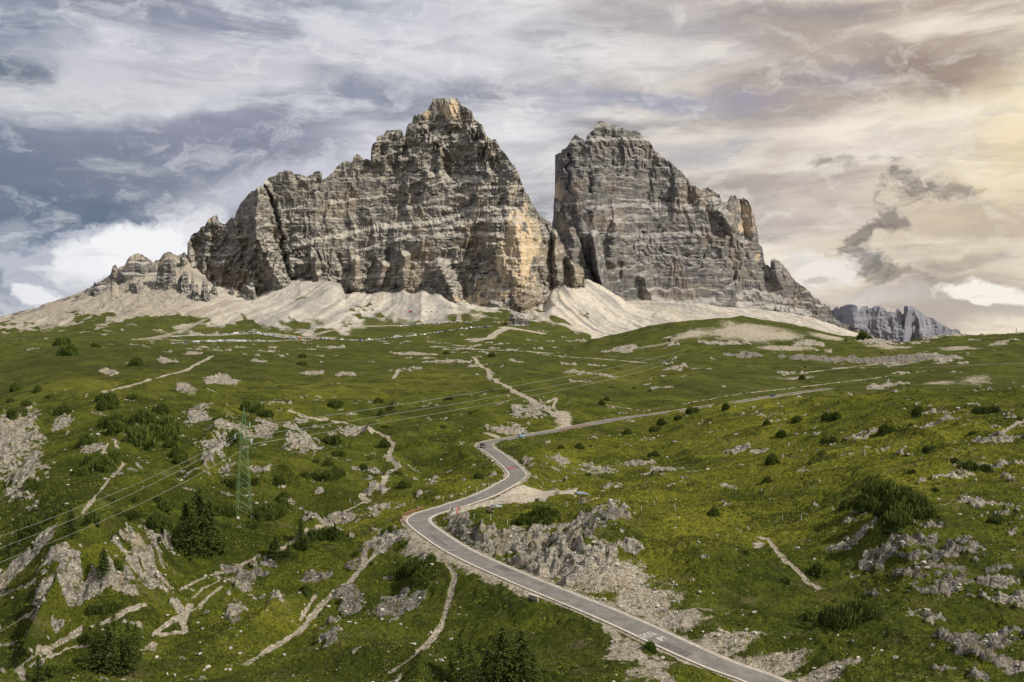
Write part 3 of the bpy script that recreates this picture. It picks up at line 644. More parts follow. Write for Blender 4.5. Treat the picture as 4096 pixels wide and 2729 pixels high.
# three lines of red writing beyond the second bend, too small to read
o = roadplane(2028, 1876); e = roadplane(2066, 1874); t = roadplane(2026, 1868)
rnd = random.Random(3); st = []
for ln in range(3):
    for i in range(7):
        x = i/7.0+.02; y = ln*.42
        st += [[(x, y), (x+.03, y+.28), (x+.09, y+.02)], [(x+.01, y+.14), (x+.09, y+.14)]] if rnd.random() < .8 else [[(x, y), (x, y+.28)]]
paint('painted_lettering', st, o, e-o, t-o, .14, MATS['red_paint'])
o = roadplane(1785, 2203); e = roadplane(1835, 2206); t = roadplane(1783, 2196)
st = []
for i in range(9):
    x = i/9; st += [[(x, 0), (x+.04, .5+rnd.random()*.5), (x+.09, .1+rnd.random()*.3)]]
paint('painted_lettering', st, o, e-o, t-o, .07, MATS['faded_paint'])
o = roadplane(2208, 2402); e = roadplane(2280, 2408); t = roadplane(2210, 2392)
st = []
for i in range(6):
    x = i/6; st += [[(x, rnd.random()*.4), (x+.04, .9), (x+.12, .2+rnd.random()*.4)]]
paint('painted_lettering', st, o, e-o, t-o, .10, MATS['yellow_paint'])
# tyre marks
plain('tyre_mark', (.095, .09, .088), .9, .2, 1)
for s0, s1, o in ((150, 166, .6), (168, 184, 1.0), (186, 200, .4), (204, 216, .9)):
    strip('tyre_mark', road1, o, o-.16, .012, MATS['tyre_mark'], road, s0, s1)

plain('asphalt_patch', (.105, .10, .098), .9, .2, 1.5)
for s0, s1, o0, o1 in ((40, 47, .2, 2.4), (92, 98, -2.5, -.4), (118, 131, .4, 1.2), (232, 239, -2.4, -.2), (262, 275, .5, 1.1), (70, 88, -1.3, -1.1), (300, 322, -.9, -.6)):
    strip('asphalt_patch', road1, o1, o0, .008, MATS['asphalt_patch'], road, s0, s1)
# ---------------------------------------------------------------- the rock walls
m, g, b = newmat('dolomite_rock')
pos = g.node('ShaderNodeNewGeometry').outputs['Position']
nn = g.node('ShaderNodeSeparateXYZ'); g.l.new(g.node('ShaderNodeNewGeometry').outputs['Normal'], nn.inputs[0])
v_str = g.noise(g.scalev(pos, (.055, .03, .008)), 1, 5, .65)       # vertical water streaks
h_str = g.noise(g.scalev(pos, (.006, .006, .16)), 1, 5, .7)         # beds
n_a = g.noise(pos, .012, 5, .6); n_b = g.noise(pos, .07, 6, .72)
c = g.mix(g.ramp(n_b, .36, .64), (.088, .088, .090), (.25, .232, .205))
c = g.mix(g.m('MULTIPLY', g.ramp(v_str, .50, .62), .6), c, (.085, .087, .094))
c = g.mix(g.m('MULTIPLY', g.ramp(h_str, .50, .62), .6), c, (.30, .27, .225))
c = g.mix(g.m('MULTIPLY', g.ramp(h_str, .44, .36), .45), c, (.098, .098, .103))
c = g.mix(g.m('MULTIPLY', g.ramp(n_a, .50, .64), .32), c, (.33, .245, .155))
oc = g.ramp(g.m('ADD', g.attr('ochre'), g.m('MULTIPLY', g.m('SUBTRACT', n_b, .5), .9)), .35, .75)
c = g.mix(g.m('MULTIPLY', oc, .85), c, g.mix(g.ramp(v_str, .42, .66), (.60, .47, .31), (.28, .245, .195)))
deb = g.m('MULTIPLY', g.ramp(g.m('ADD', nn.outputs[2], g.m('MULTIPLY', g.m('SUBTRACT', n_b, .5), .5)), .50, .78), .8)
c = g.mix(g.m('MAXIMUM', deb, g.m('MULTIPLY', g.attr('ledge'), g.ramp(n_b, .30, .50, .5, 1.))), c, (.44, .415, .37))
c = g.mix(g.m('MULTIPLY', g.attr('cleft'), .35), c, (.07, .07, .075))  # shade of the gullies painted into the rock colour
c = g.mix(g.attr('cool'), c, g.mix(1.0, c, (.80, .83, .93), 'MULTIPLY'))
g.put(b.inputs['Base Color'], c); b.inputs['Roughness'].default_value = 1; b.inputs['Specular IOR Level'].default_value = .05
bn = g.node('ShaderNodeBump'); bn.inputs['Distance'].default_value = 5; bn.inputs['Strength'].default_value = .8
g.put(bn.inputs['Height'], g.m('ADD', g.m('MULTIPLY', h_str, .8), g.m('ADD', n_b, g.m('MULTIPLY', v_str, .6)))); g.put(b.inputs['Normal'], bn.outputs[0])

def polyd(U_, V_, pts):
    D = np.full(U_.shape, 1e9)
    for (ax, ay), (bx, by) in zip(pts, pts[1:]):
        L = (bx-ax)**2+(by-ay)**2+1e-9; t = np.clip(((U_-ax)*(bx-ax)+(V_-ay)*(by-ay))/L, 0, 1)
        D = np.minimum(D, np.hypot(U_-ax-t*(bx-ax), V_-ay-t*(by-ay)))
    return D
def massif(name, label, sky_pts, base_pts, D0_pts, gullies, butts, ledges, ochre, u0, u1, seed, mat, step=.5, lean=.42, amp=1.0, jag=1.0, cool=0., tilt=.03, kscale=1.0):
    sx, sy = zip(*[(x/4, y/4) for x, y in sky_pts]); bx, by = zip(*[(x/4, y/4) for x, y in base_pts]); dx_, dy_ = zip(*D0_pts)
    us = np.arange(u0, u1+.01, step); top = np.interp(us, sx, sy); base = np.interp(us, bx, by)
    top = top+jag*(fbm2(us/2.2, us*0, seed+1, 3)*1.3-.2-1.8*np.maximum(0, vn2(us/1.3, us*0+3, seed+2)-.45)*(vn2(us/9, us*0, seed+4) > 0))
    top = np.minimum(top, base+6)
    vmax = base.max()+16; vmin = top.min()-2
    vr = np.arange(vmax, vmin, -step); U_, V_ = np.meshgrid(us, vr); Dm = np.interp(us, dx_, dy_)
    # strata: alternate walls and sloping ledges, following gently tilted beds
    s = V_+tilt*(U_-u0)+fbm2(U_/60, V_/60, seed+3, 2)*5
    q = s/11+.45*vn2(U_/38, V_/60, seed+5)+.25*vn2(U_/9, V_/30, seed+7); tier = np.floor(q); fr = q-tier
    tw = .55+.45*vn2(U_/45, tier*7.3, seed+9)
    q2 = s/3.1+.4*vn2(U_/14, V_/20, seed+6); t2 = np.floor(q2); f2 = q2-t2
    ln = .10+1.9*(fr < .2)*tw+.95*(f2 < .28)*(.5+.5*vn2(U_/12, t2*3.1, seed+8))+.25*sstep(.2, .6, vn2(s/1.1, U_/50, seed+8))
    jump = _h(tier.astype(np.int64), np.zeros(1, dtype=np.int64), np.zeros(1, dtype=np.int64), seed)*60
    led = np.zeros_like(U_)
    for pts, wd, st in ledges:
        P_ = [(x*.43518, y*.43518) for x, y in pts]; d = polyd(U_, V_, P_)+fbm2(U_/8, V_/5, seed+9, 3)*wd*1.1
        led = np.maximum(led, (1-sstep(wd*.5, wd*1.3, d))*st)
    ln = ln*(1-.2*led)+led*1.9
    ln = ln*lean/.42*.55
    dD = ln*step*2.45
    below = V_ > base[None, :]
    dD[below] = 0
    cum = np.cumsum(dD, 0)
    def blur(A, n, ax):
        k = np.hanning(2*n+3)[1:-1]; k /= k.sum(); B = np.moveaxis(A, ax, 0); Bp = np.concatenate([np.repeat(B[:1], n, 0), B, np.repeat(B[-1:], n, 0)], 0)
        C = np.cumsum(np.concatenate([np.zeros_like(Bp[:1]), Bp], 0), 0); w_ = 2*n+1; return np.moveaxis((C[w_:]-C[:-w_])/w_, 0, ax)
    nv = min(14, len(vr)//6); nh = min(30, len(us)//6)
    low = blur(cum, nv, 0); cum = cum-low+blur(low, nh, 1) if nh > 1 and nv > 1 else cum
    Dw = np.interp(U_+fbm2(U_/20, V_/22, seed+31, 3)*7*np.clip(sstep(0, 8, np.minimum(U_-u0, u1-U_)), 0, 1), dx_, dy_); D = Dw+cum
    # pillars, ribs and gullies
    wu = U_+fbm2(U_/30, V_/40, seed+11, 2)*9+.10*(V_-200)
    def rib(w, ph, a, sh, jj=0): r = 1-np.abs(vn2(wu/w+ph+jump*jj, V_/(w*sh), seed+int(w*10)))*2.2; return r*a
    A = amp*(.75+.5*vn2(U_/70, V_/50, seed+12))
    off = -rib(30, 0, 17, 3)-rib(12, 3, 14, 3.4, .008)-rib(5.2, 5, 9.5, 2.6, .03)-rib(2.3, 7, 3.6, 1.6, .15)
    off += fbm2(U_/6, V_/4, seed+14, 4)*7
    off += np.round(fbm2(U_/9+.3*vn2(s/3, U_*0, 5), V_/7, seed+16, 2)*4)*2.2
    fade = sstep(0, 6, np.abs(V_-top[None, :]))*.6+.4
    D = D+off*A*kscale*.66*fade
    cl = np.zeros_like(U_)
    for pts, wd, dp in gullies:
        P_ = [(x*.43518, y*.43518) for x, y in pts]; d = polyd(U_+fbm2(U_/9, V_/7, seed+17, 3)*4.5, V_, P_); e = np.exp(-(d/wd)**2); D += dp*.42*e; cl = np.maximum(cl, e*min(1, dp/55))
    for pts, wd, dp in butts:
        P_ = [(x*.43518, y*.43518) for x, y in pts]; d = polyd(U_+fbm2(U_/6, V_/9, seed+18, 2)*2, V_, P_); D -= dp*1.5*np.clip(1-d/wd, 0, 1)**.8
    och = np.zeros_like(U_)
    for fx, fy, rx, ry, s_ in ochre:
        q = np.hypot((U_-fx*.43518)/(rx*.43518), (V_-fy*.43518)/(ry*.43518)); och = np.maximum(och, s_*sstep(1.25, .4, q+fbm2(U_/7, V_/12, seed+19, 3)*.7))
    # above the skyline the surface turns over and runs down the far side
    over = np.maximum(0, top[None, :]-V_)
    Vc = np.where(over > 0, top[None, :]+over*.9, V_)
    # hold the depth of the crest, then retreat
    it = np.clip(np.searchsorted(-vr, -(top)), 0, len(vr)-1)
    Dc = D[it, np.arange(len(us))]
    D = np.where(over > 0, Dc[None, :]+over*2.6*1.2+0*D, D)
    # taper the ends backward
    Vc = np.minimum(Vc, vmax)
    X = (U_-CX)/F*D; Zz = CZ-(Vc-CY)/F*D
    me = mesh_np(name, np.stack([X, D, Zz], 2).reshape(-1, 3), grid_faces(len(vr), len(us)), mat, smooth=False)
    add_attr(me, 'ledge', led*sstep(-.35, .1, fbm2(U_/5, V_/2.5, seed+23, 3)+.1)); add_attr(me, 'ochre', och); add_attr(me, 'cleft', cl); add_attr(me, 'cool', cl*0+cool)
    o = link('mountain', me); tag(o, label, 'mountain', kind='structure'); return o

SKY_L = [(748,1130),(750,970),(762,950),(775,935),(778,931),(795,928),(800,915),(820,900),(830,880),(845,868),(856,862),(865,857),(872,870),(874,888),(888,893),(892,896),(903,893),(920,875),(940,870),(942,850),(960,820),(980,795),(1005,765),(1020,765),(1028,750),(1045,744),(1052,750),(1055,730),(1072,715),(1107,702),(1115,692),(1140,682),(1167,684),(1174,695),(1200,697),(1220,702),(1227,711),(1229,701),(1234,707),(1252,697),(1257,687),(1267,682),(1282,690),(1289,700),(1290,717),(1300,714),(1322,700),(1340,677),(1355,660),(1375,645),(1410,645),(1415,630),(1427,617),(1440,624),(1455,637),(1482,641),(1484,600),(1490,575),(1505,565),(1507,547),(1530,542),(1545,525),(1565,517),(1585,522),(1600,515),(1610,527),(1616,544),(1621,540),(1625,515),(1635,497),(1647,490),(1655,462),(1662,457),(1666,465),(1675,452),(1682,460),(1700,445),(1715,435),(1725,412),(1732,397),(1760,394),(1787,397),(1795,402),(1797,392),(1807,388),(1830,397),(1842,412),(1847,422),(1870,432),(1890,450),(1894,467),(1905,482),(1920,495),(1930,500),(1937,520),(1944,542),(1960,555),(1982,557),(1995,575),(2002,595),(2020,615),(2045,650),(2065,675),(2075,695),(2082,715),(2090,740),(2102,770),(2112,777),(2120,795),(2130,817),(2145,840),(2160,865),(2180,880),(2205,892),(2214,930),(2214,1130),(2216,1150)]
BASE_L = [(748,1060),(780,1085),(830,1130),(870,1160),(950,1182),(1000,1197),(1065,1182),(1110,1167),(1177,1142),(1200,1130),(1310,1130),(1360,1145),(1380,1175),(1450,1187),(1550,1177),(1700,1177),(1760,1187),(1825,1225),(1880,1232),(1950,1237),(2050,1252),(2150,1245),(2200,1215),(2216,1140)]
OCH_L = [(1190,560,30,85,1),(1220,545,24,60,.9),(1160,600,30,70,.7),(1175,640,40,60,.75),(1130,660,50,45,.6),(1215,600,16,60,.7),(1030,250,22,34,.8),(985,255,16,22,.6),(1090,330,18,40,.4),(1180,440,16,30,.5),(880,330,22,26,.4),(1010,330,10,30,.5),(900,420,30,12,.3),(1100,690,60,14,.8),(590,680,14,10,.6),(1040,560,20,30,.45),(700,450,30,20,.25),(1140,560,30,40,.4),(470,505,18,10,.7),(560,470,20,20,.3),(970,620,20,24,.4),(1230,640,20,40,.5)]
GUL_L = [([(607,430),(625,470),(640,520),(648,560),(652,600),(670,640),(690,665)],2.0,48),([(735,420),(718,450),(690,470)],3,18),([(935,335),(915,360),(905,420)],2.5,20),([(1225,470),(1245,520),(1250,560)],2.5,25),([(780,590),(795,625)],3,30),([(855,600),(840,650)],3.5,34),([(1015,640),(1035,680)],2,28),([(560,640),(545,680)],3,30),([(455,545),(475,600),(500,660)],2.2,22),([(1000,330),(1020,380),(1045,420)],2.5,26),([(905,560),(890,600)],2.5,22),([(1065,650),(1070,690)],2.5,20)]
BUT_L = [([(595,440),(585,500),(600,570),(640,650)],15,38),([(860,320),(860,370)],7,14),([(1035,240),(1040,280)],8,16),([(1010,345),(1012,400)],4,14),([(1105,390),(1130,400)],5,8),([(820,600),(815,660)],6,26),([(885,610),(870,650)],5,22),([(930,590),(925,650)],6,24),([(720,590),(730,650)],6,20),([(1010,620),(1050,700)],12,26),([(430,560),(440,620)],5,16),([(1190,520),(1200,690)],10,16),([(575,590),(590,660)],8,18)]
LED_L = [([(655,565),(750,548),(870,520),(990,512),(1100,480),(1200,478)],2.2,1),([(760,465),(830,455),(910,445)],1.6,.7),([(1080,432),(1150,428),(1210,427)],1.7,.9),([(820,575),(930,545),(1060,535),(1190,540)],2.0,.8),([(990,400),(1060,412),(1120,415)],3.2,.8),([(760,640),(830,638),(900,628),(960,600)],1.8,.6),([(900,490),(1000,455),(1080,445)],1.8,.55),([(500,585),(560,580),(620,588)],1.4,.5),([(980,380),(1010,400),(1080,410)],2.4,.7),([(470,640),(540,650),(600,640)],1.4,.5),([(1040,520),(1080,505),(1180,500)],2.6,.7)]
massif('mountain', 'tallest craggy grey and ochre rock massif, left of the gap', SKY_L, BASE_L, [(187,2440),(220,2400),(280,2345),(330,2335),(400,2290),(460,2235),(505,2170),(525,2185),(545,2240),(554,2290)], GUL_L, BUT_L, LED_L, OCH_L, 187, 554, 300, MATS['dolomite_rock'])
SKY_R = [(2206,1100),(2207,895),(2212,880),(2215,800),(2219,775),(2216,732),(2211,727),(2214,675),(2217,620),(2230,614),(2245,612),(2247,600),(2270,585),(2280,570),(2290,550),(2300,540),(2312,547),(2320,557),(2345,561),(2346,545),(2365,525),(2377,520),(2379,500),(2392,487),(2410,484),(2422,492),(2440,498),(2465,497),(2492,512),(2505,524),(2530,522),(2555,532),(2575,552),(2595,562),(2607,580),(2614,600),(2615,606),(2635,615),(2665,640),(2690,655),(2705,672),(2725,685),(2740,702),(2755,720),(2762,741),(2785,745),(2805,760),(2812,752),(2830,751),(2850,762),(2870,777),(2877,776),(2885,800),(2887,810),(2900,806),(2910,805),(2922,782),(2945,782),(2950,795),(2975,795),(2990,802),(3002,825),(3015,855),(3022,890),(3030,925),(3035,950),(3036,975),(3050,995),(3055,1015),(3057,1040),(3062,1057),(3082,1070),(3081,1045),(3087,1033),(3102,1037),(3120,1050),(3145,1075),(3165,1100),(3177,1120),(3185,1127),(3220,1150),(3240,1167),(3255,1192),(3277,1195),(3287,1215),(3300,1215),(3317,1225),(3322,1240),(3335,1262),(3347,1280),(3385,1300),(3445,1314),(3470,1328),(3520,1352)]
BASE_R = [(2206,1150),(2280,1140),(2340,1130),(2425,1172),(2500,1215),(2600,1218),(2700,1215),(2850,1235),(3000,1265),(3100,1300),(3300,1345),(3520,1370)]
LED_R = [([(1290,330),(1340,322),(1400,318),(1500,320)],1.3,.8),([(1350,478),(1430,472),(1530,470),(1600,478),(1650,480)],2.6,.8),([(1400,500),(1500,495),(1600,492)],2.0,.6),([(1430,545),(1520,540),(1610,535)],2.2,.7),([(1460,560),(1600,552)],1.4,.5),([(1370,290),(1420,280),(1470,300)],1.6,.6),([(1480,680),(1560,700),(1640,690)],3.0,.7),([(1700,700),(1780,705),(1860,718)],3.0,.9),([(1700,680),(1740,668),(1800,690)],4,.7),([(1720,725),(1800,735),(1900,745)],2.5,1),([(1380,415),(1450,420),(1500,425)],1.2,.4),([(1850,740),(1930,765)],3,1)]
OCH_R = [(1285,440,14,45,.9),(1300,400,10,25,.4),(1715,500,26,50,.75),(1470,360,60,20,.4),(1570,380,40,18,.35),(1430,430,60,14,.4),(1300,470,20,20,.5),(1395,330,40,12,.4),(1720,530,14,25,.8),(1650,440,14,16,.4),(1740,590,12,20,.6)]
GUL_R = [([(1308,355),(1305,400),(1312,445)],1.6,30),([(1355,400),(1352,440)],2.2,26),([(1330,560),(1335,640),(1350,665)],4,60),([(1495,400),(1490,450),(1500,480)],2.2,22),([(1545,385),(1535,470)],1.8,18),([(1640,390),(1625,420),(1600,470)],2,18),([(1420,590),(1425,640)],2,20),([(1680,570),(1690,640),(1660,670)],3,28),([(1745,610),(1760,650)],2.5,20),([(1648,470),(1660,520)],2,18)]
BUT_R = [([(1365,545),(1372,600),(1385,660)],7,60),([(1275,480),(1290,560)],6,20),([(1420,520),(1400,600)],8,18),([(1560,430),(1560,470)],9,18),([(1600,420),(1610,470)],8,16),([(1700,460),(1712,540)],9,-30),([(1640,470),(1680,520)],8,24),([(1775,600),(1790,650)],6,18),([(1480,640),(1500,690)],8,16)]
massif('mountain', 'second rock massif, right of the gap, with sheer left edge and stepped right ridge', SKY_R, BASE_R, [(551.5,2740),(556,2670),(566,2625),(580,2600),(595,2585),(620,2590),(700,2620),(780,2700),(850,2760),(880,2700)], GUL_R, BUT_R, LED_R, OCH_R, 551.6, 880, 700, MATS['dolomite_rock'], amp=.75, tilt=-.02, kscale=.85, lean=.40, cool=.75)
SKY_T = [(2132,1260),(2140,1010),(2165,965),(2178,952),(2190,940),(2200,928),(2215,915),(2222,918),(2232,935),(2240,958),(2245,965),(2255,990),(2262,1010),(2268,1028),(2275,1030),(2282,1045),(2300,1060),(2315,1062),(2330,1075),(2337,1090),(2336,1110),(2342,1135)]
BASE_T = [(2132,1240),(2180,1225),(2205,1140),(2240,1152),(2280,1168),(2310,1150),(2342,1125)]
massif('mountain', 'cluster of pointed grey rock towers in the gap between the two massifs', SKY_T, BASE_T, [(533,2330),(545,2300),(555,2275),(565,2290),(586,2330)], [([(1265,560),(1262,600),(1275,650)],2,14)], [([(1275,540),(1280,640)],7,26),([(1310,590),(1325,650)],6,22)], [], [(1300,620,12,20,.3)], 533.2, 585.4, 900, MATS['dolomite_rock'], amp=.9, kscale=.8, lean=.5, jag=2.2)
SKY_T2 = [(2216,1200),(2219,880),(2232,862),(2240,857),(2250,862),(2258,876),(2270,893),(2280,903),(2292,908),(2302,918),(2306,945),(2318,955),(2322,975),(2330,1010),(2345,1060),(2365,1100),(2372,1150)]
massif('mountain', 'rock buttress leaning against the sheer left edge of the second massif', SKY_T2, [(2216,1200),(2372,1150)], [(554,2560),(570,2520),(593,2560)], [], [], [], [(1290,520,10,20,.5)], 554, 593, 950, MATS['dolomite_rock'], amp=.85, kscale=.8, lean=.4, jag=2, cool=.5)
# small crags standing out of the scree
k = 0
for pts, D0 in [([(443,1108),(448,1100),(449,1078),(457,1074),(464,1085),(468,1108)],0),
                ([(466,1100),(470,1092),(495,1075),(515,1050),(520,1047),(545,1042),(570,1036),(585,1037),(600,1050),(618,1056),(626,1070),(600,1092)],0),
                ([(362,1160),(365,1155),(380,1134),(384,1145),(400,1130),(430,1113),(441,1116),(446,1135)],0),
                ([(648,1066),(655,1050),(668,1037),(684,1034),(686,1028),(690,1040),(705,1046),(712,1066)],0),
                ([(512,1165),(518,1140),(535,1128),(560,1131),(574,1148),(568,1165)],0),
                ([(745,1062),(748,1040),(722,1038),(720,1025),(735,1015),(744,1018),(750,1030),(752,1062)],2400),
                ([(618,1150),(626,1105),(630,1066),(640,1058),(655,1056),(668,1040),(684,1030),(690,1045),(700,1060),(704,1100),(700,1130),(690,1148)],2380),
                ([(706,1150),(712,1115),(730,1098),(750,1092),(770,1096),(778,1110),(772,1135),(760,1158)],2360),
                ([(757,1195),(775,1150),(790,1130),(812,1124),(830,1132),(840,1150),(832,1180),(800,1196)],2340),
                ([(838,1172),(846,1150),(856,1131),(864,1132),(872,1160),(870,1175)],2335),
                ([(914,1176),(922,1155),(930,1148),(936,1160),(938,1176)],2320),
                ([(965,1190),(972,1150),(990,1136),(1015,1131),(1035,1136),(1042,1150),(1036,1180),(1028,1192)],2318),
                ([(2028,1302),(2032,1272),(2040,1262),(2075,1258),(2100,1264),(2114,1282),(2118,1302)],2010)]:
    xs = [p[0] for p in pts]; x0, x1 = min(xs), max(xs); q = sorted(pts); yb = max(p[1] for p in pts)
    t = {};
    for x, y in pts: t[x] = min(y, t.get(x, 9999))
    sk = sorted(t.items()); base_ = [(x0, yb), (x1, yb)]
    cxm = (x0+x1)/8; hw = (x1-x0)/8; D0 = min(cast(cxm-hw*.6, yb/4, 1850)[1], cast(cxm, yb/4, 1850)[1], cast(cxm+hw*.6, yb/4, 1850)[1], cast(cxm, yb/4-3, 1850)[1])-5
    o = massif('rock_outcrop', 'x', sk, base_, [(cxm-hw,D0+18),(cxm-hw*.4,D0+2),(cxm+hw*.3,D0),(cxm+hw,D0+16)], [], [], [], [], x0/4, x1/4, 1000+k*31, MATS['dolomite_rock'], amp=.9, kscale=.8, lean=.55, jag=2.2, step=.35, cool=.5)
    o.name = 'rock_outcrop'; del o['kind']; k += 1
    tag(o, ['thin rock spike standing on the left skyline','long broken dark crag along the left skyline, right of the spike','low ragged crag on the left skyline, below the spike','small crag with a thin tip at the notch of the left skyline','dark broken crag in the upper left scree','slim rock tooth beside the left foot of the tall massif','broad double crag on the left ridge of the scree','squat crag in the scree below the double crag','tilted light crag in the scree, right of the squat crag','small rock cone beside the tilted light crag','small leaning rock fin at the top of the scree','rounded rock tower at the foot of the tall massif, left end','low layered grey rock step above the end of the car row'][k-1], 'rock outcrop')
# far range, its blue distance haze painted into the rock colour
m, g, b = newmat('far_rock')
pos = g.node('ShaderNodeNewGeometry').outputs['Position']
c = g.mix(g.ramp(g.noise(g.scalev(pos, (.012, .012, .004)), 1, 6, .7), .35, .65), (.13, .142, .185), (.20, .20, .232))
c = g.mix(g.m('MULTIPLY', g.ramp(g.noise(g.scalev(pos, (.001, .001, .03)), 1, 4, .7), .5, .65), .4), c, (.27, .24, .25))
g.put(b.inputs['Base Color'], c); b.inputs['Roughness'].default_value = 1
SKY_F = [(3240,1300),(3300,1232),(3330,1240),(3345,1227),(3348,1223),(3355,1235),(3365,1225),(3372,1225),(3375,1220),(3400,1217),(3427,1222),(3435,1237),(3437,1245),(3445,1227),(3470,1225),(3477,1234),(3495,1227),(3500,1222),(3520,1225),(3542,1237),(3547,1247),(3582,1247),(3584,1237),(3595,1231),(3602,1245),(3610,1255),(3615,1255),(3616,1227),(3630,1224),(3657,1225),(3670,1237),(3695,1260),(3710,1267),(3730,1272),(3760,1292),(3795,1310),(3807,1317),(3820,1315),(3840,1322),(3845,1342),(3850,1380)]
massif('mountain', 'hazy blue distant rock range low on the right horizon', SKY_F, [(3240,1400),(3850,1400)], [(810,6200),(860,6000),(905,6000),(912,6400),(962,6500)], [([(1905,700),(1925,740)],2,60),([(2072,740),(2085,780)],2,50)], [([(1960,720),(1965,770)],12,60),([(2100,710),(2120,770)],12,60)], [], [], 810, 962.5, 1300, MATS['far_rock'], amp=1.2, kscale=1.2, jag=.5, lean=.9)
# ---------------------------------------------------------------- vegetation
def foliage_mat(name, dk, lt, tip):
    m, g, b = newmat(name)
    oi = g.node('ShaderNodeObjectInfo').outputs['Random']; pos = g.node('ShaderNodeTexCoord').outputs['Object']
    n = g.noise(pos, 2.2, 4, .7)
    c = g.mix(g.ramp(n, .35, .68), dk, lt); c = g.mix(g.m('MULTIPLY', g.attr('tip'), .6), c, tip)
    c = g.mix(g.m('MULTIPLY', oi, .35), c, tuple(x*.6 for x in lt))
    g.put(b.inputs['Base Color'], c); b.inputs['Roughness'].default_value = .8; b.inputs['Specular IOR Level'].default_value = .1
    return m
foliage_mat('pine_needles', (.024, .038, .009), (.075, .105, .020), (.18, .21, .045))
foliage_mat('spruce_needles', (.022, .036, .010), (.062, .092, .019), (.14, .175, .04))
foliage_mat('larch_needles', (.028, .048, .009), (.08, .115, .018), (.16, .19, .035))
foliage_mat('willow_leaves', (.030, .050, .008), (.075, .11, .014), (.13, .18, .03))
plain('bark', (.09, .065, .045), .95, .3, 6)
def quads(cent, dirs, length, width, rng):
    """leaf-sized blades: centre, direction, length, width -> verts and faces"""
    n = len(cent); r = rng.normal(size=(n, 3)); side = np.cross(dirs, r); side /= np.linalg.norm(side, axis=1)[:, None]+1e-9
    a = cent-dirs*length[:, None]*.5; e = cent+dirs*length[:, None]*.5; w = side*width[:, None]*.5
    v = np.stack([a-w, a+w, e+w*.45, e-w*.45], 1).reshape(-1, 3)
    return v, np.arange(4*n).reshape(n, 4)
def shrub_mesh(seed, nl=900, mat='pine_needles', flat=.45, lobes=7):
    """low spreading bush, unit radius"""
    rng = np.random.default_rng(seed); cs = []; rs = []
    for i in range(lobes):
        a = rng.uniform(0, 2*np.pi); r = rng.uniform(0, .62) if i else 0
        cs.append((math.cos(a)*r, math.sin(a)*r*.8, 0)); rs.append(rng.uniform(.26, .5)*(1.1-r*.5))
    cs = np.array(cs); rs = np.array(rs); V_ = []; F_ = []; T_ = []; off = 0
    # dark inner body so that the bush does not read as a sieve
    for c_, r_ in zip(cs, rs):
        nu, nv = 9, 5; P_ = []
        for j in range(nv+1):
            t = j/nv*math.pi/2
            for i in range(nu):
                a = 2*math.pi*i/nu; k = .84+.12*rng.uniform(-1, 1); P_.append((c_[0]+math.cos(a)*math.cos(t)*r_*k, c_[1]+math.sin(a)*math.cos(t)*r_*k, math.sin(t)*r_*k*flat*2.0-.12))
        f = [[off+j*nu+i, off+j*nu+(i+1) % nu, off+(j+1)*nu+(i+1) % nu, off+(j+1)*nu+i] for j in range(nv) for i in range(nu)]
        V_.append(np.array(P_)); F_.append(np.array(f)); T_.append(np.zeros(len(P_))); off += len(P_)
    k = rng.choice(len(cs), nl*2, p=rs**2/np.sum(rs**2))
    d = rng.normal(size=(nl*2, 3)); d[:, 2] = np.abs(d[:, 2]); d /= np.linalg.norm(d, axis=1)[:, None]
    rad = rs[k]*rng.uniform(.80, 1.08, nl*2); p = cs[k]+d*rad[:, None]*np.array([1, 1, flat*2.0])
    inside = np.zeros(len(p), bool)
    for c_, r_ in zip(cs, rs): inside |= (((p-c_)/np.array([1, 1, flat*2.0]))**2).sum(1) < (r_*.78)**2
    p = p[~inside][:nl]; d = d[~inside][:nl]; n = len(p)
    dirs = d*.6+np.array([0, 0, .8])+rng.normal(size=(n, 3))*.35; dirs /= np.linalg.norm(dirs, axis=1)[:, None]
    v, f = quads(p, dirs, rng.uniform(.08, .17, n), rng.uniform(.03, .06, n), rng)
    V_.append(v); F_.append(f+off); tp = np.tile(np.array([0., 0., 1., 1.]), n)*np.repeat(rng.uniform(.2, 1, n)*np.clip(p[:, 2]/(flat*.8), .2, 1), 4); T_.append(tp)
    me = mesh_np('foliage', np.concatenate(V_), np.concatenate(F_), MATS[mat]); add_attr(me, 'tip', np.concatenate(T_)); return me
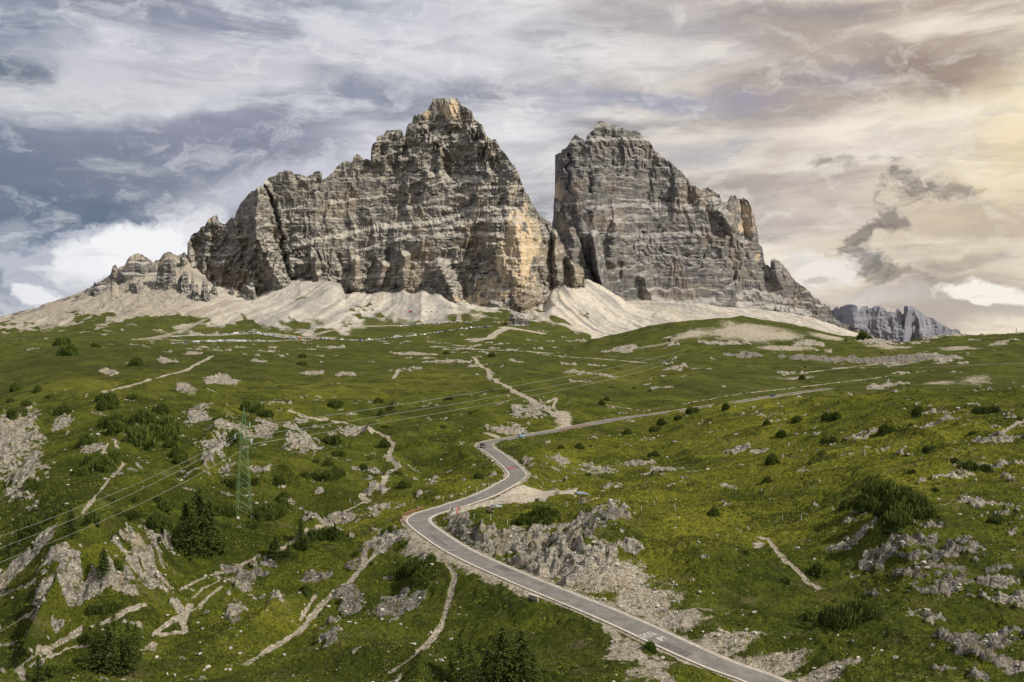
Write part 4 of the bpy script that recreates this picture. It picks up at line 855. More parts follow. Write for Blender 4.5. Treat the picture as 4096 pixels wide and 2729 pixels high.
def tree_mesh(seed, nl=2600, mat='spruce_needles', w=.19, open_=.0):
    """conifer crown of unit height: whorls of drooping boughs"""
    rng = np.random.default_rng(seed); C_ = []; Dd = []; Ln = []; Wd = []; Tp = []
    nb = 95
    for i in range(nb):
        h = .08+.9*(i/nb)**.92; prof = (1-h)**.78*(1+.25*math.sin(h*37+seed))*w*1.25+.012; a = i*2.399+rng.uniform(-.4, .4)
        L = prof*rng.uniform(.62, 1.12)
        if rng.random() < open_: continue
        m_ = max(5, int(nl/nb*(.35+1.3*L/(w*1.2))))
        for q in range(m_):
            t = rng.uniform(.12, 1); r = L*t; sp = (1-t*.55)*L*.34
            x = math.cos(a)*r+rng.normal()*sp*.55; y = math.sin(a)*r+rng.normal()*sp*.55; z = h-.32*L*t*t+.10*L*t+rng.normal()*.007
            C_.append((x, y, z)); dv = np.array([math.cos(a)+rng.normal()*.5, math.sin(a)+rng.normal()*.5, -.25+rng.normal()*.35]); Dd.append(dv/np.linalg.norm(dv))
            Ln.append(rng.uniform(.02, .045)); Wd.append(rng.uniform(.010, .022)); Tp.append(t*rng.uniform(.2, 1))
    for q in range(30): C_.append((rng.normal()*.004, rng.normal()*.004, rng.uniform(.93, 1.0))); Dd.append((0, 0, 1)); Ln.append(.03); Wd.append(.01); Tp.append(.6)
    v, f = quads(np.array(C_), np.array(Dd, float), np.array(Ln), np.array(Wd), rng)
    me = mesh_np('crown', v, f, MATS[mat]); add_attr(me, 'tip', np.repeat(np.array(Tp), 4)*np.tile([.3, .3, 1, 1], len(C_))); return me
SHRUB = [shrub_mesh(11+i, lobes=5+i % 4) for i in range(6)]
SHRUB_S = [shrub_mesh(31+i, nl=260, lobes=4) for i in range(3)]
WILL = [shrub_mesh(51+i, nl=800, mat='willow_leaves', flat=.4, lobes=6) for i in range(2)]
SPR = [tree_mesh(61+i) for i in range(3)]; LAR = [tree_mesh(71+i, 1500, 'larch_needles', .2, .25) for i in range(2)]
mb = MB(); mb.bar((0, 0, -.08), (0, 0, .55), .014, .008, 7); mb.bar((0, 0, .55), (0, 0, .99), .008, .001, 6); TRUNK = mb.mesh('trunk', MATS['bark'])
mb = MB()
for i in range(7):
    a = i*.9; mb.bar((0, 0, -.15), (math.cos(a)*.5, math.sin(a)*.45, .22), .03, .008, 4)
STEM = mb.mesh('stem', MATS['bark'])

LAND = [('the electricity pylon', 245, 500), ('the hay shelter', 583, 497), ('the black car', 486, 447), ('the hairpin bend', 420, 520), ('the second road bend', 522, 472), ('the small bridge', 555, 428), ('the culvert', 547, 611),
        ('the lower left cliff', 95, 580), ('the white pylon rock', 230, 425), ('the sandy stream path', 385, 455), ('the big right bush', 893, 508), ('the road lettering', 654, 640), ('the pale track', 150, 380), ('the gravel dome', 735, 335), ('the white road cut', 620, 570), ('the lower right ledges', 980, 650),
        ('the middle right ledges', 910, 555), ('the gravel scar', 790, 565), ('the left edge slab', 15, 430), ('the right meadow crest', 860, 394), ('the foreground mound', 360, 600), ('the far gravel track', 470, 350), ('the cave rock', 532, 412), ('the bottom edge trees', 505, 660), ('the bottom road end', 760, 670),('the left skyline knoll',60,343)]
used_labels = {}
def where(u, v):
    n, lu, lv = min(LAND, key=lambda q: math.hypot(q[1]-u, (q[2]-v)*1.3)); du, dv = u-lu, v-lv
    if math.hypot(du, dv) < 12: return 'beside '+n
    a = math.degrees(math.atan2(-dv, du)) % 360
    d = ['right of', 'upper right of', 'above', 'upper left of', 'left of', 'lower left of', 'below', 'lower right of'][int(((a+22.5) % 360)//45)]
    return d+' '+n
ORD = ['first', 'second', 'third', 'fourth', 'fifth', 'sixth', 'seventh', 'eighth', 'ninth', 'tenth', 'eleventh', 'twelfth', 'thirteenth', 'fourteenth', 'fifteenth']
pending = []     # (object, label, u) of plants, made unique at the end by counting from the left
def settle_labels():
    d = {}
    for o, l, u in pending: d.setdefault(l, []).append((u, o))
    for l, lst in d.items():
        lst.sort(key=lambda t: t[0])
        for i, (u, o) in enumerate(lst):
            if len(lst) == 1: o['label'] = l
            elif len(lst) == 2: o['label'] = l+(', the left one' if i == 0 else ', the right one')
            else: o['label'] = l+(', leftmost' if i == 0 else ', rightmost' if i == len(lst)-1 else ', '+ORD[i]+' from left' if i < 15 else ', near the right')
def place_shrub(u, v, wpx, kind='pine', hfac=1.0):
    """bush whose foot is at a pixel of the photograph, wpx pixels wide (render pixels)"""
    x, y, z = cast(u, v+wpx*.16); y += 0; wd = wpx/F*y*.64
    far_ = wpx < 7
    me = (WILL if kind == 'willow' else SHRUB_S if far_ else SHRUB); me = me[int(RNG.integers(len(me)))]
    o = thing('dwarf_pine' if kind == 'pine' else 'willow_bush', '', 'shrub', (x, y+wd*.3, z-.05*wd), RNG.uniform(0, 6.28), 'dwarf pines scattered over the slopes' if kind == 'pine' else 'bright green willow bushes by the road')
    o.scale = (wd*RNG.uniform(.92, 1.08), wd*RNG.uniform(.75, 1.0), wd*RNG.uniform(1.6, 2.1)*hfac)
    o.rotation_euler.z = RNG.choice([0, 3.14])+RNG.uniform(-.5, .5)
    if far_: # too small to show stems: one mesh
        bpy.data.objects.remove(o); o = link('dwarf_pine', me, None, (x, y+wd*.3, z-.05*wd), RNG.uniform(0, 6.28), (wd, wd*.85, wd*1.7)); tag(o, '', 'shrub', 'dwarf pines scattered over the slopes')
    else:
        link('foliage', me, o); link('stem', STEM, o)
    size = 'tiny' if wpx < 8 else 'small' if wpx < 16 else 'medium' if wpx < 30 else 'large'
    pending.append((o, ('%s dwarf pine ' % size if kind == 'pine' else 'bright green leafy bush ')+where(u, v), u))
    return o
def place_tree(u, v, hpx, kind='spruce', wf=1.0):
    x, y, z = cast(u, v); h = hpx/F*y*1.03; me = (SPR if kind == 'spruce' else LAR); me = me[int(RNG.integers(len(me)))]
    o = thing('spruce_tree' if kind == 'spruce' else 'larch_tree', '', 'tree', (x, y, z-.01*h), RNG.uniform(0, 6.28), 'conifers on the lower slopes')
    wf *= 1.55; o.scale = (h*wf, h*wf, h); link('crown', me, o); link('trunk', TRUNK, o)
    pending.append((o, ('%s dark spruce ' % ('tall' if hpx > 38 else 'short') if kind == 'spruce' else 'light green feathery larch ')+where(u, v), u))
    return o
LS = [(280,75,70),(410,90,40),(300,120,80),(590,165,70),(60,280,60),(160,287,50),(215,315,30),(40,333,40),(105,345,50),(70,388,70),(275,378,80),(445,325,70),(475,350,110),(580,320,50),(705,375,80),(500,430,120),(620,420,130),(720,455,130),(660,480,130),(600,510,140),(500,460,100),(740,490,90),(370,515,80),(420,600,100),(490,600,110),(450,625,100),(360,650,60),(130,705,80),(770,570,80),(790,600,70),(750,530,60),(1080,365,80),(1130,372,80),(1160,390,60),(1025,490,70),(1470,350,60),(1455,508,70),(1480,568,50),(1390,600,30),(1440,610,50),(1245,620,25),(1220,690,70),(1340,665,50),(1380,665,60),(1450,665,80),(1480,650,40),(1010,695,80),(1060,690,80),(1100,690,60),(1245,755,60),(720,800,70),(680,870,110),(580,835,80),(520,830,50),(400,850,80),(250,830,80),(150,845,60),(120,910,110),(150,890,90),(590,768,40),(690,768,40),(490,765,40),(985,820,90),(1180,810,110),(1140,835,100),(1210,830,90),(1240,790,60),(1000,830,70),(420,1250,80),(490,1245,90),(1400,930,100),(1460,915,80),(1330,960,80),(1340,1170,60),(230,1530,80),(290,1525,70),(510,1060,60),(370,1385,60),(1100,880,60),(930,960,90),(980,890,60)]
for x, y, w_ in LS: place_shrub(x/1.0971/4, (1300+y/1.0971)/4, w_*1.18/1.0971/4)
MS = [(50,155,80),(640,120,50),(290,203,60),(35,335,80),(300,355,70),(60,403,60),(15,450,60),(50,500,90),(20,520,70),(195,472,60),(395,568,90),(375,505,50),(780,520,70),(270,132,50),(1005,750,90),(1040,740,100),(1090,722,110),(1130,712,120),(1150,750,80),(1070,745,80),(1200,370,40),(1300,367,60),(1355,362,30),(1545,295,60),(1690,275,60),(1720,245,60),(1685,405,60),(1340,510,40),(1410,143,50),(1440,125,40),(600,265,40),(740,195,30),(850,75,30),(1460,62,30),(1580,65,30),(1660,80,35),(370,1030,110),(430,1000,130),(500,985,130),(540,950,90),(470,1050,110)]
for x, y, w_ in MS: place_shrub((1300+x/1.2757)/4, (1500+y/1.2757)/4, w_/1.2757/4)
for x, y, w_ in [(155,915,70),(340,785,60),(410,862,60),(1660,1395,110),(300,800,40),(235,965,40)]: place_shrub((1300+x/1.2757)/4, (1500+y/1.2757)/4, w_/1.2757/4, 'willow')
RS = [(938,53,80),(85,65,20),(658,72,15),(1018,122,20),(680,183,20),(670,233,40),(50,430,55),(125,410,45),(190,375,60),(335,363,50),(20,460,50),(20,568,50),(515,433,45),(650,418,65),(775,408,60),(820,405,60),(1155,330,25),(1198,320,15),(1185,383,75),(1500,375,90),(1440,380,60),(1625,415,40),(1148,437,30),(1035,465,90),(580,482,60),(775,512,50),(805,508,50),(540,600,80),(855,500,30),(520,685,55),(1235,545,60),(1415,625,90),(1465,635,80),(1150,645,40),(715,695,30),(285,830,65),(1420,475,40),(940,790,130),(990,755,150),(1060,745,190),(1110,790,170),(1130,840,170),(1200,800,130),(1030,820,140),(1210,835,100),(1000,720,110),(1100,740,120),(1160,765,110),(1090,860,140),(860,800,80),(1255,725,40),(1530,860,70),(740,1085,100),(800,1290,150),(860,1300,170),(920,1280,150),(700,1290,90),(950,1245,80),(410,1000,50),(600,1130,60),(1340,600,60),(1270,860,30)]
for x, y, w_ in RS: place_shrub((2600+x/1.0976)/4, (1300+y/1.0976)/4, w_/1.0976/4)
CSH = [(225,850,80),(215,915,80),(450,1240,80),(500,1248,70),(430,1530,90),(480,1535,90),(850,1320,100),(1370,825,60),(1745,845,80),(1345,1418,60),(1575,1305,50),(1740,1125,50),(1400,1190,80),(820,1210,70),(870,1555,110),(1650,1465,30),(625,975,25),(85,1000,20),(875,1420,60),(2175,1098,20),(1155,1038,20)]
for x, y, w_ in CSH: place_shrub((1100+x/2.0017)/4, (1000+y/2.0017)/4, w_/2.0017/4)
LT = [(310,935,135),(815,930,150),(872,985,262),(920,985,215),(842,1010,190),(900,1012,170),(790,990,130),(455,1100,120),(1210,1030,110),(1320,950,95),(35,1020,80),(400,1510,150),(470,1530,220),(560,1530,160),(170,1568,115),(1190,1010,60),(780,960,90),(1340,985,60),(1265,1015,60)]
for x, y, h_ in LT: place_tree(x/1.0971/4, (1300+y/1.0971)/4, h_/1.0971/4)
for x, y, h_ in [(430,1400,120),(530,1520,190),(595,1500,190),(500,1420,150),(560,1450,150)]: place_tree(x/1.0971/4, (1300+y/1.0971)/4, h_/1.0971/4, 'larch')
for x, y, h_ in [(50,840,85),(830,1568,160),(905,1580,290),(1005,1575,270),(1060,1560,150),(960,1590,170),(765,1580,120)]: place_tree((1300+x/1.2757)/4, (1500+y/1.2757)/4, h_/1.2757/4)
for x, y, h_ in [(690,1560,250),(740,1565,210),(640,1575,150),(850,1585,180)]: place_tree((1300+x/1.2757)/4, (1500+y/1.2757)/4, h_/1.2757/4, 'larch')
place_tree((2600+860/1.0976)/4, (1300+71/1.0976)/4, 18/1.0976/4); place_tree((2600+87/1.0976)/4, (1300+74/1.0976)/4, 18/1.0976/4)

# ---------------------------------------------------------------- loose stones and low tussocks: nobody could count them
ICO = np.array([(0,0,1),(.89,0,.45),(.28,.85,.45),(-.72,.53,.45),(-.72,-.53,.45),(.28,-.85,.45),(.72,.53,-.45),(-.28,.85,-.45),(-.89,0,-.45),(-.28,-.85,-.45),(.72,-.53,-.45)])
ICF = np.array([(0,1,2),(0,2,3),(0,3,4),(0,4,5),(0,5,1),(1,6,2),(2,6,7),(2,7,3),(3,7,8),(3,8,4),(4,8,9),(4,9,5),(5,9,10),(5,10,1),(1,10,6)])
m, g, b = newmat('stone'); pos = g.node('ShaderNodeNewGeometry').outputs['Position']
g.put(b.inputs['Base Color'], g.mix(g.ramp(g.noise(pos, 1.1, 4, .7), .35, .62), (.13, .125, .12), (.50, .47, .42))); b.inputs['Roughness'].default_value = 1
def scatter(n, wfun, ymax=560, ymin=125):
    """random ground points, even over the picture-sized footprint, kept with probability wfun"""
    r = RNG.integers(np.searchsorted(YY, ymin), np.searchsorted(YY, ymax), n); c = RNG.integers(50, len(UU)-50, n)
    p = wfun[r, c]; ok = RNG.random(n) < p; r, c = r[ok], c[ok]
    return Xg[r, c]+RNG.normal(size=len(r))*.2, YY[r], Z[r, c]
roadfree = (Dr > 4.6)*1.0
dens = (.014+.55*bank+.5*np.clip(rock+sand*.35, 0, 1)*.6+.10*sstep(.1, .4, fbm2(Xg/14, Yg/9, 131, 3))+.20*(Ug < 470)*(Yg < 235)*sstep(.05, .3, fbm2(Xg/7, Yg/5, 133, 3))+.10*(Ug > 800)*(Yg < 420)*sstep(.0, .3, fbm2(Xg/9, Yg/6, 132, 3)))*roadfree*(1-lotmask)
x, y, z = scatter(85000, dens); n = len(x)
s_ = (.07+.30*RNG.random(n)**7*1.6)*(.6+y/500)
rot = RNG.uniform(0, 6.28, n); jit = 1+.35*RNG.normal(size=(n, len(ICO)))*.6
v = ICO[None]*jit[:, :, None]*np.array([1, 1, .65])*s_[:, None, None]*RNG.uniform(.7, 1.4, (n, 1, 3))
cr, sr = np.cos(rot)[:, None], np.sin(rot)[:, None]; vx = v[:, :, 0]*cr-v[:, :, 1]*sr; vy = v[:, :, 0]*sr+v[:, :, 1]*cr
v = np.stack([vx+x[:, None], vy+y[:, None], v[:, :, 2]+z[:, None]+s_[:, None]*.15], 2).reshape(-1, 3)
f = (ICF[None]+np.arange(n)[:, None, None]*len(ICO)).reshape(-1, 3)
tag(link('stones', mesh_np('stones', v, f, MATS['stone'])), 'loose pale limestone stones strewn over the grass and gravel', 'stones', kind='stuff')
m, g, b = newmat('tussock'); pos = g.node('ShaderNodeNewGeometry').outputs['Position']
c = g.mix(g.ramp(g.noise(pos, .35, 5, .7), .36, .64), (.036, .056, .008), (.118, .148, .016)); c = g.mix(g.m('MULTIPLY', g.ramp(g.noise(pos, .12, 4, .7), .52, .66), .7), c, (.18, .20, .03)); c = g.mix(g.m('MULTIPLY', g.attr('tip'), .45), c, (.19, .20, .045))
g.put(b.inputs['Base Color'], c); b.inputs['Roughness'].default_value = 1
dens = (.16+.84*sstep(-.05, .35, fbm2(Xg/8, Yg/4, 141, 4)))*roadfree*(1-lotmask)*(1-np.clip(sand*.9+rock*.55, 0, 1))
x, y, z = scatter(95000, dens, 460, 118); n = len(x); k = 5
cx_ = np.repeat(x, k)+RNG.normal(size=n*k)*.22*np.repeat(.5+y/300, k); cy_ = np.repeat(y, k)+RNG.normal(size=n*k)*.2*np.repeat(.5+y/300, k); hh = RNG.uniform(.12, .38, n*k)*np.repeat(.45+y/420, k)*np.repeat(RNG.uniform(.5, 1.25, n), k)
cz_ = np.repeat(z, k)+hh*.32
dirs = RNG.normal(size=(n*k, 3))*.55; dirs[:, 2] = 1; dirs /= np.linalg.norm(dirs, axis=1)[:, None]
v, f = quads(np.stack([cx_, cy_, cz_], 1), dirs, hh, hh*.85, RNG)
me = mesh_np('grass_tussocks', v, f, MATS['tussock']); add_attr(me, 'tip', np.tile([0., 0, 1, 1], n*k))
tag(link('grass_tussocks', me), 'rough grass tussocks and low heath covering the slopes', 'grass', kind='stuff')
# ---------------------------------------------------------------- man-made things
plain('glass_dark', (.02, .025, .03), .15, .2, 1, 0, .6); plain('tyre_rubber', (.02, .02, .02), .9, .1, 4); plain('rim_metal', (.35, .35, .37), .4, .2, 5, .6)
plain('lamp_glass', (.7, .7, .68), .2, .05, 3, 0, .6); plain('tail_red', (.45, .02, .02), .3, .1, 3); plain('plate_white', (.7, .7, .7), .5, .05, 3)
CARC = {'white': (.74, .75, .76), 'silver': (.42, .44, .46), 'grey': (.15, .16, .17), 'black': (.016, .017, .018), 'blue': (.04, .10, .28), 'red': (.35, .03, .03), 'pale blue': (.22, .42, .56), 'dark blue': (.02, .04, .11), 'beige': (.45, .38, .28), 'yellow green': (.45, .5, .12)}
for k_, c_ in CARC.items(): plain('paint '+k_, c_, .28, .06, .6, .1, .6)
plain('rusty_steel', (.24, .105, .07), .8, .35, 2.5); plain('galvanised_steel', (.30, .32, .32), .5, .2, 3, .5); plain('green_steel', (.12, .19, .09), .6, .2, 2); plain('wire_metal', (.42, .43, .40), .5, .1, 1, .3)
plain('concrete', (.30, .27, .225), .9, .25, 1.5, bump=.05); plain('concrete_pale', (.50, .46, .41), .9, .2, 1.5); plain('masonry', (.30, .28, .25), .95, .35, .6, bump=.1); plain('weathered_wood', (.17, .12, .08), .9, .3, 5); plain('sheet_blue', (.22, .27, .38), .45, .2, 1.5, .3)
plain('straw', (.42, .34, .17), .95, .3, 4, bump=.05); plain('hay_dark', (.20, .15, .065), .95, .4, 5, bump=.08); plain('white_plastic', (.72, .73, .72), .5, .08, 3); plain('turquoise_plastic', (.40, .62, .62), .5, .15, 3); plain('orange_net', (.75, .16, .04), .7, .15, 3)
plain('insulator_glass', (.45, .62, .66), .2, .1, 3, 0, .7); plain('dark_hole', (.01, .01, .01), 1, .1, 1)
def car_parts(kind):
    """side profile (x forward) of the lower body and of the cabin, half width"""
    if kind == 'suv': return [(-2.2,.38),(-2.25,.75),(-2.2,1.02),(-.9,1.06),(.75,1.06),(1.55,1.0),(2.15,.86),(2.25,.62),(2.2,.36)], [(-2.12,1.03),(-1.95,1.55),(-1.5,1.68),(.1,1.68),(.55,1.55),(1.15,1.04)], .93, .37
    if kind == 'hatch': return [(-1.75,.34),(-1.82,.68),(-1.74,.90),(-.7,.94),(.65,.94),(1.25,.88),(1.68,.72),(1.78,.52),(1.72,.30)], [(-1.70,.91),(-1.52,1.32),(-1.2,1.47),(.15,1.47),(.5,1.36),(1.05,.92)], .82, .30
    if kind == 'van': return [(-2.9,.4),(-2.95,1.2),(-2.9,1.35),(0,1.35),(1.9,1.35),(2.7,1.15),(2.95,.8),(2.9,.4)], [(-2.88,1.33),(-2.85,2.55),(-2.6,2.75),(1.2,2.75),(1.6,2.5),(2.2,1.34)], 1.0, .36
def prism_xz(mb, prof, hw, mi=0, inset=0., zr=None):
    n = len(prof); z0 = min(p[1] for p in prof); z1 = max(p[1] for p in prof)
    def w(z): return hw-inset*(z-z0)/(z1-z0+1e-6)
    L = [(x, -w(z), z) for x, z in prof]; Rr = [(x, w(z), z) for x, z in prof]
    mb.poly(L+Rr, [tuple(range(n)), tuple(range(2*n-1, n-1, -1))]+[(i, n+i, n+(i+1) % n, (i+1) % n) for i in range(n)], mi)
def detailed_car(name, label, kind, paint, loc, rz):
    body, cab, hw, wr = car_parts(kind); t = thing(name, label, 'car', loc, rz); L = max(p[0] for p in body)
    mb = MB(); prism_xz(mb, body, hw, 0, .06); o = mb.build('body', MATS['paint '+paint], t)
    mb = MB(); prism_xz(mb, cab, hw-.06, 0, .18); mb.build('cabin', MATS['paint '+paint], t)
    z0 = cab[0][1]; z1 = max(p[1] for p in cab)
    for s in (-1, 1):
        mb = MB(); a = [(x*.88-.05, z0+(z-z0)*.80+.04) for x, z in cab]; yy = lambda z: s*(hw-.06-.18*(z-z0)/(z1-z0)+.012)
        mb.poly([(x, yy(z), z) for x, z in a], [tuple(range(len(a)))]); mb.build('side_window', MATS['glass_dark'], t)
        for fx in (-1, 1):
            mb = MB(); mb.lathe((fx*L*.63, s*(hw-.11), wr), [(wr*.6, -.11), (wr, -.08), (wr, .08), (wr*.6, .11)], 14, 0, 'Y'); wo = mb.build('wheel', MATS['tyre_rubber'], t)
            mb = MB(); mb.lathe((fx*L*.63, s*(hw-.11), wr), [(wr*.58, -.115), (wr*.62, 0), (wr*.58, .115)], 12, 0, 'Y'); mb.build('rim', MATS['rim_metal'], wo)
        zz = body[-2][1]+.08; mb = MB(); mb.box((L-.06, s*hw*.70, zz+.04), (.1, .34, .15)); mb.build('headlight', MATS['lamp_glass'], t)
        mb = MB(); mb.box((-L+.02, s*hw*.78, zz+.2), (.1, .22, .26)); mb.build('tail_light', MATS['tail_red'], t)
        mb = MB(); mb.box((cab[-1][0]-.25, s*(hw+.09), z0+.08), (.16, .2, .14)); mb.build('wing_mirror', MATS['paint '+paint], t)
    (xa, za), (xb, zb) = cab[-2], cab[-1]; e = .015; wt = hw-.06-.18*(za-z0)/(z1-z0)
    mb = MB(); mb.poly([(xb-.03+e, -hw+.12, zb+.03+e), (xb-.03+e, hw-.12, zb+.03+e), (xa+e*2, wt-.06, za-.02+e), (xa+e*2, -wt+.06, za-.02+e)], [(0, 1, 2, 3)]); mb.build('windscreen', MATS['glass_dark'], t)
    (xa, za), (xb, zb) = cab[1], cab[0]; wt = hw-.06-.18*(za-z0)/(z1-z0)
    mb = MB(); mb.poly([(xb-e, hw-.14, zb+.08), (xb-e, -hw+.14, zb+.08), (xa-e*2, -wt+.06, za-.04), (xa-e*2, wt-.06, za-.04)], [(0, 1, 2, 3)]); mb.build('rear_window', MATS['glass_dark'], t)
    mb = MB(); mb.box((L+.0, 0, body[-2][1]-.1), (.08, hw*1.5, .2)); mb.build('bumper', MATS['galvanised_steel' if paint != 'black' else 'rim_metal'], t)
    mb = MB(); mb.box((L+.05, 0, body[-2][1]-.08), (.02, .5, .11)); mb.box((-L-.05, 0, body[1][1]-.02), (.02, .5, .11)); mb.build('number_plate', MATS['plate_white'], t)
    if kind == 'suv':
        mb = MB()
        for s in (-1, 1): mb.box((-.7, s*(hw-.28), 1.73), (1.9, .05, .05))
        mb.build('roof_rail', MATS['rim_metal'], t)
    return t
s = road_s(486.5, 447.5); p, t_ = rpos(s, 1.35, None, .02); detailed_car('car', 'black estate car driving downhill through the bend towards the viewer', 'suv', 'black', p, math.atan2(-t_[1], -t_[0]))
s = road_s(519, 437); p, t_ = rpos(s, -1.35, None, .02); detailed_car('car', 'small pale blue hatchback driving away past the pale rock cut', 'hatch', 'pale blue', p, math.atan2(t_[1], t_[0]))
s = road_s(771, 396); p, t_ = rpos(s, -1.2, None, .02); detailed_car('car', 'dark blue car on the far stretch of road behind the right meadow', 'hatch', 'dark blue', p, math.atan2(t_[1], t_[0]))

# parked cars and campers far below the walls: each one a thing, too small to show parts
def small_car(kind, paint):
    body, cab, hw, wr = car_parts(kind); mb = MB(); prism_xz(mb, body, hw, 0, .06); prism_xz(mb, cab, hw-.06, 0, .18)
    z0 = cab[0][1]; z1 = max(p[1] for p in cab); L = max(p[0] for p in body)
    if kind == 'van':
        mb.box((1.0, 0, 1.95), (1.9, hw*2-.1, .5), 0, 1); mb.box((-1.6, 0, 2.0), (.9, hw*2-.12, .45), 0, 1)
    else:
        a = [(x*.9-.03, z0+(z-z0)*.78+.04) for x, z in cab]; n = len(a)
        for s in (-1, 1): mb.poly([(x, s*(hw-.045-.18*(z-z0)/(z1-z0)), z) for x, z in a], [tuple(range(n))], 1)
        (xa, za), (xb, zb) = cab[-2], cab[-1]; mb.poly([(xb+.02, -hw+.14, zb+.03), (xb+.02, hw-.14, zb+.03), (xa+.03, hw-.26, za), (xa+.03, -hw+.26, za)], [(0, 1, 2, 3)], 1)
        (xa, za), (xb, zb) = cab[1], cab[0]; mb.poly([(xb-.02, hw-.14, zb+.05), (xb-.02, -hw+.14, zb+.05), (xa-.03, -hw+.26, za), (xa-.03, hw-.26, za)], [(0, 1, 2, 3)], 1)
    for fx in (-1, 1):
        for s in (-1, 1): mb.lathe((fx*L*.63, s*(hw-.11), wr), [(wr, -.11), (wr, .11)], 8, 2, 'Y')
    return mb.mesh('parked_car', [MATS['paint '+paint], MATS['glass_dark'], MATS['tyre_rubber']])
cache = {}
ROWS = [('upper left parking row below the scree', [(690,1348),(735,1343),(800,1340),(860,1338),(960,1334),(1040,1334)], 46, 'end'),
 ('dense double row on the slope', [(1042,1338),(1110,1347),(1190,1356)], 24, 'nose'), ('dense double row on the slope, back line', [(1050,1335),(1120,1344),(1190,1351)], 20, 'nose'),
 ('long roadside row', [(1196,1358),(1290,1356),(1380,1360),(1455,1363)], 34, 'nose'),
 ('rising roadside row to the right', [(1462,1362),(1540,1354),(1640,1345),(1700,1337),(1760,1328),(1830,1318),(1900,1310),(1975,1305)], 58, 'nose'),
 ('short upper row below the stone tower', [(1590,1305),(1660,1300),(1720,1294),(1810,1290),(1890,1290)], 34, 'nose'),
 ('topmost terrace under the wall', [(1632,1249),(1680,1247),(1735,1247),(1775,1247)], 7, 'side')]
for rname, pts, n, mode in ROWS:
    seg = np.array(pts, float); cum_ = np.concatenate([[0], np.cumsum(np.hypot(*np.diff(seg, axis=0).T))])
    for i in range(n):
        t = (i+.5+random.uniform(-.2, .2))/n*cum_[-1]; px, py = np.interp(t, cum_, seg[:, 0]), np.interp(t, cum_, seg[:, 1])
        x, y, z = pcast(px, py+1.5, dmin=1600)
        paint = random.choices(['white', 'silver', 'grey', 'black', 'blue', 'red', 'dark blue', 'beige'], [52, 22, 7, 6, 6, 3, 3, 1])[0]; kd = random.choice(['suv', 'hatch', 'hatch', 'suv', 'van'] if random.random() < .25 else ['suv', 'hatch'])
        if (kd, paint) not in cache: cache[(kd, paint)] = small_car(kd, paint)
        o = link('parked_car' if kd != 'van' else 'parked_van', cache[(kd, paint)], None, (x, y, z+.15), random.choice([-1, 1])*(1.57+random.uniform(-.5, .3)) if mode == 'nose' else random.uniform(-.5, .5)+random.choice([0, 3.14]), (1.3, 1.3, 1.3))
        pos_ = 'at the left end' if i == 0 else 'at the right end' if i == n-1 else ORD[i]+' from left' if i < 15 else ORD[n-1-i]+' from right' if n-1-i < 15 else 'car '+('left of' if i < n/2 else 'right of')+' the middle'
        tag(o, None, 'car' if kd != 'van' else 'van', 'vehicles in the '+rname)
        pending.append((o, '%s %s in the %s' % (paint, 'van' if kd == 'van' else 'car', rname), px))
for i, (cx_, cy_) in enumerate([(150,374),(185,372),(235,364),(275,362),(315,362),(360,364),(410,357),(480,352),(520,350),(560,348),(690,343),(740,345),(790,347),(820,348),(870,341),(910,339),(945,343),(985,344),(1060,335),(1100,336),(1140,338),(1190,340),(1240,342),(1290,340),(1350,340),(1495,340),(1580,340),(1690,343),(1740,344),(1800,340),(150,409),(350,382)]):
    px, py = 650+cx_/3.923, 1280+cy_/3.923; x, y, z = pcast(px, py+.5, dmin=1500)
    paint = ['white', 'white', 'white', 'silver', 'white', 'blue' if i < 6 else 'white', 'beige' if i == 6 else 'white'][i % 7]; kd = 'van' if 6 < i < 27 else 'suv'
    if (kd, paint) not in cache: cache[(kd, paint)] = small_car(kd, paint)
    sc_ = 1.3 if 10 < i < 26 else 1.0
    o = link('camper_van' if kd == 'van' else 'parked_car', cache[(kd, paint)], None, (x, y, z+.15), random.uniform(-.6, .3)+random.choice([0, 3.14]), (sc_, sc_, sc_))
    tag(o, None, 'camper van' if kd == 'van' else 'car', 'campers and cars in the lowest parking row'); pending.append((o, '%s %s in the lowest parking row' % (paint, 'camper' if kd == 'van' else 'car'), px))

# hay feeder shelter
x, y, z = pcast(2332, 2012); hx, hy, hz = x, y, z
t = thing('hay_shelter', 'small hay feeder with curved blue metal roof standing on the meadow', 'feeder', (x, y, z), .25)
mb = MB(); n = 9; rf = []
for i in range(n):
    a = -1.75+3.6*i/(n-1); zz = 2.95-.10*(a+.2)**2-.12*(a+1.75)
    rf += [(a, -1.25, zz), (a, 1.25, zz+.25), (a, -1.25, zz+.05), (a, 1.25, zz+.30)]
fs = []
for i in range(n-1):
    q = 4*i; fs += [(q, q+1, q+5, q+4), (q+2, q+6, q+7, q+3), (q, q+4, q+6, q+2), (q+1, q+3, q+7, q+5)]
fs += [(0, 2, 3, 1), (4*n-4, 4*n-3, 4*n-1, 4*n-2)]
mb.poly(rf, fs); mb.build('roof', MATS['sheet_blue'], t)
for sx in (-1.25, 1.25):
    for sy in (-1.0, 1.0):
        mb = MB(); mb.bar((sx, sy, -.2), (sx, sy, 2.75), .07, .06, 6); mb.build('post', MATS['weathered_wood'], t)
mb = MB(); mb.lathe((0, 0, -.05), [(1.12, 0), (1.15, .02), (1.15, .62), (1.10, .66)], 18); mb.build('ring_base', MATS['galvanised_steel'], t)
for k in range(12):
    a = k/12*2*math.pi; mb = MB(); mb.bar((math.cos(a)*1.13, math.sin(a)*1.13, .6), (math.cos(a)*.95, math.sin(a)*.95, 1.75), .03, .03, 4); mb.build('feeder_bar', MATS['galvanised_steel'], t)
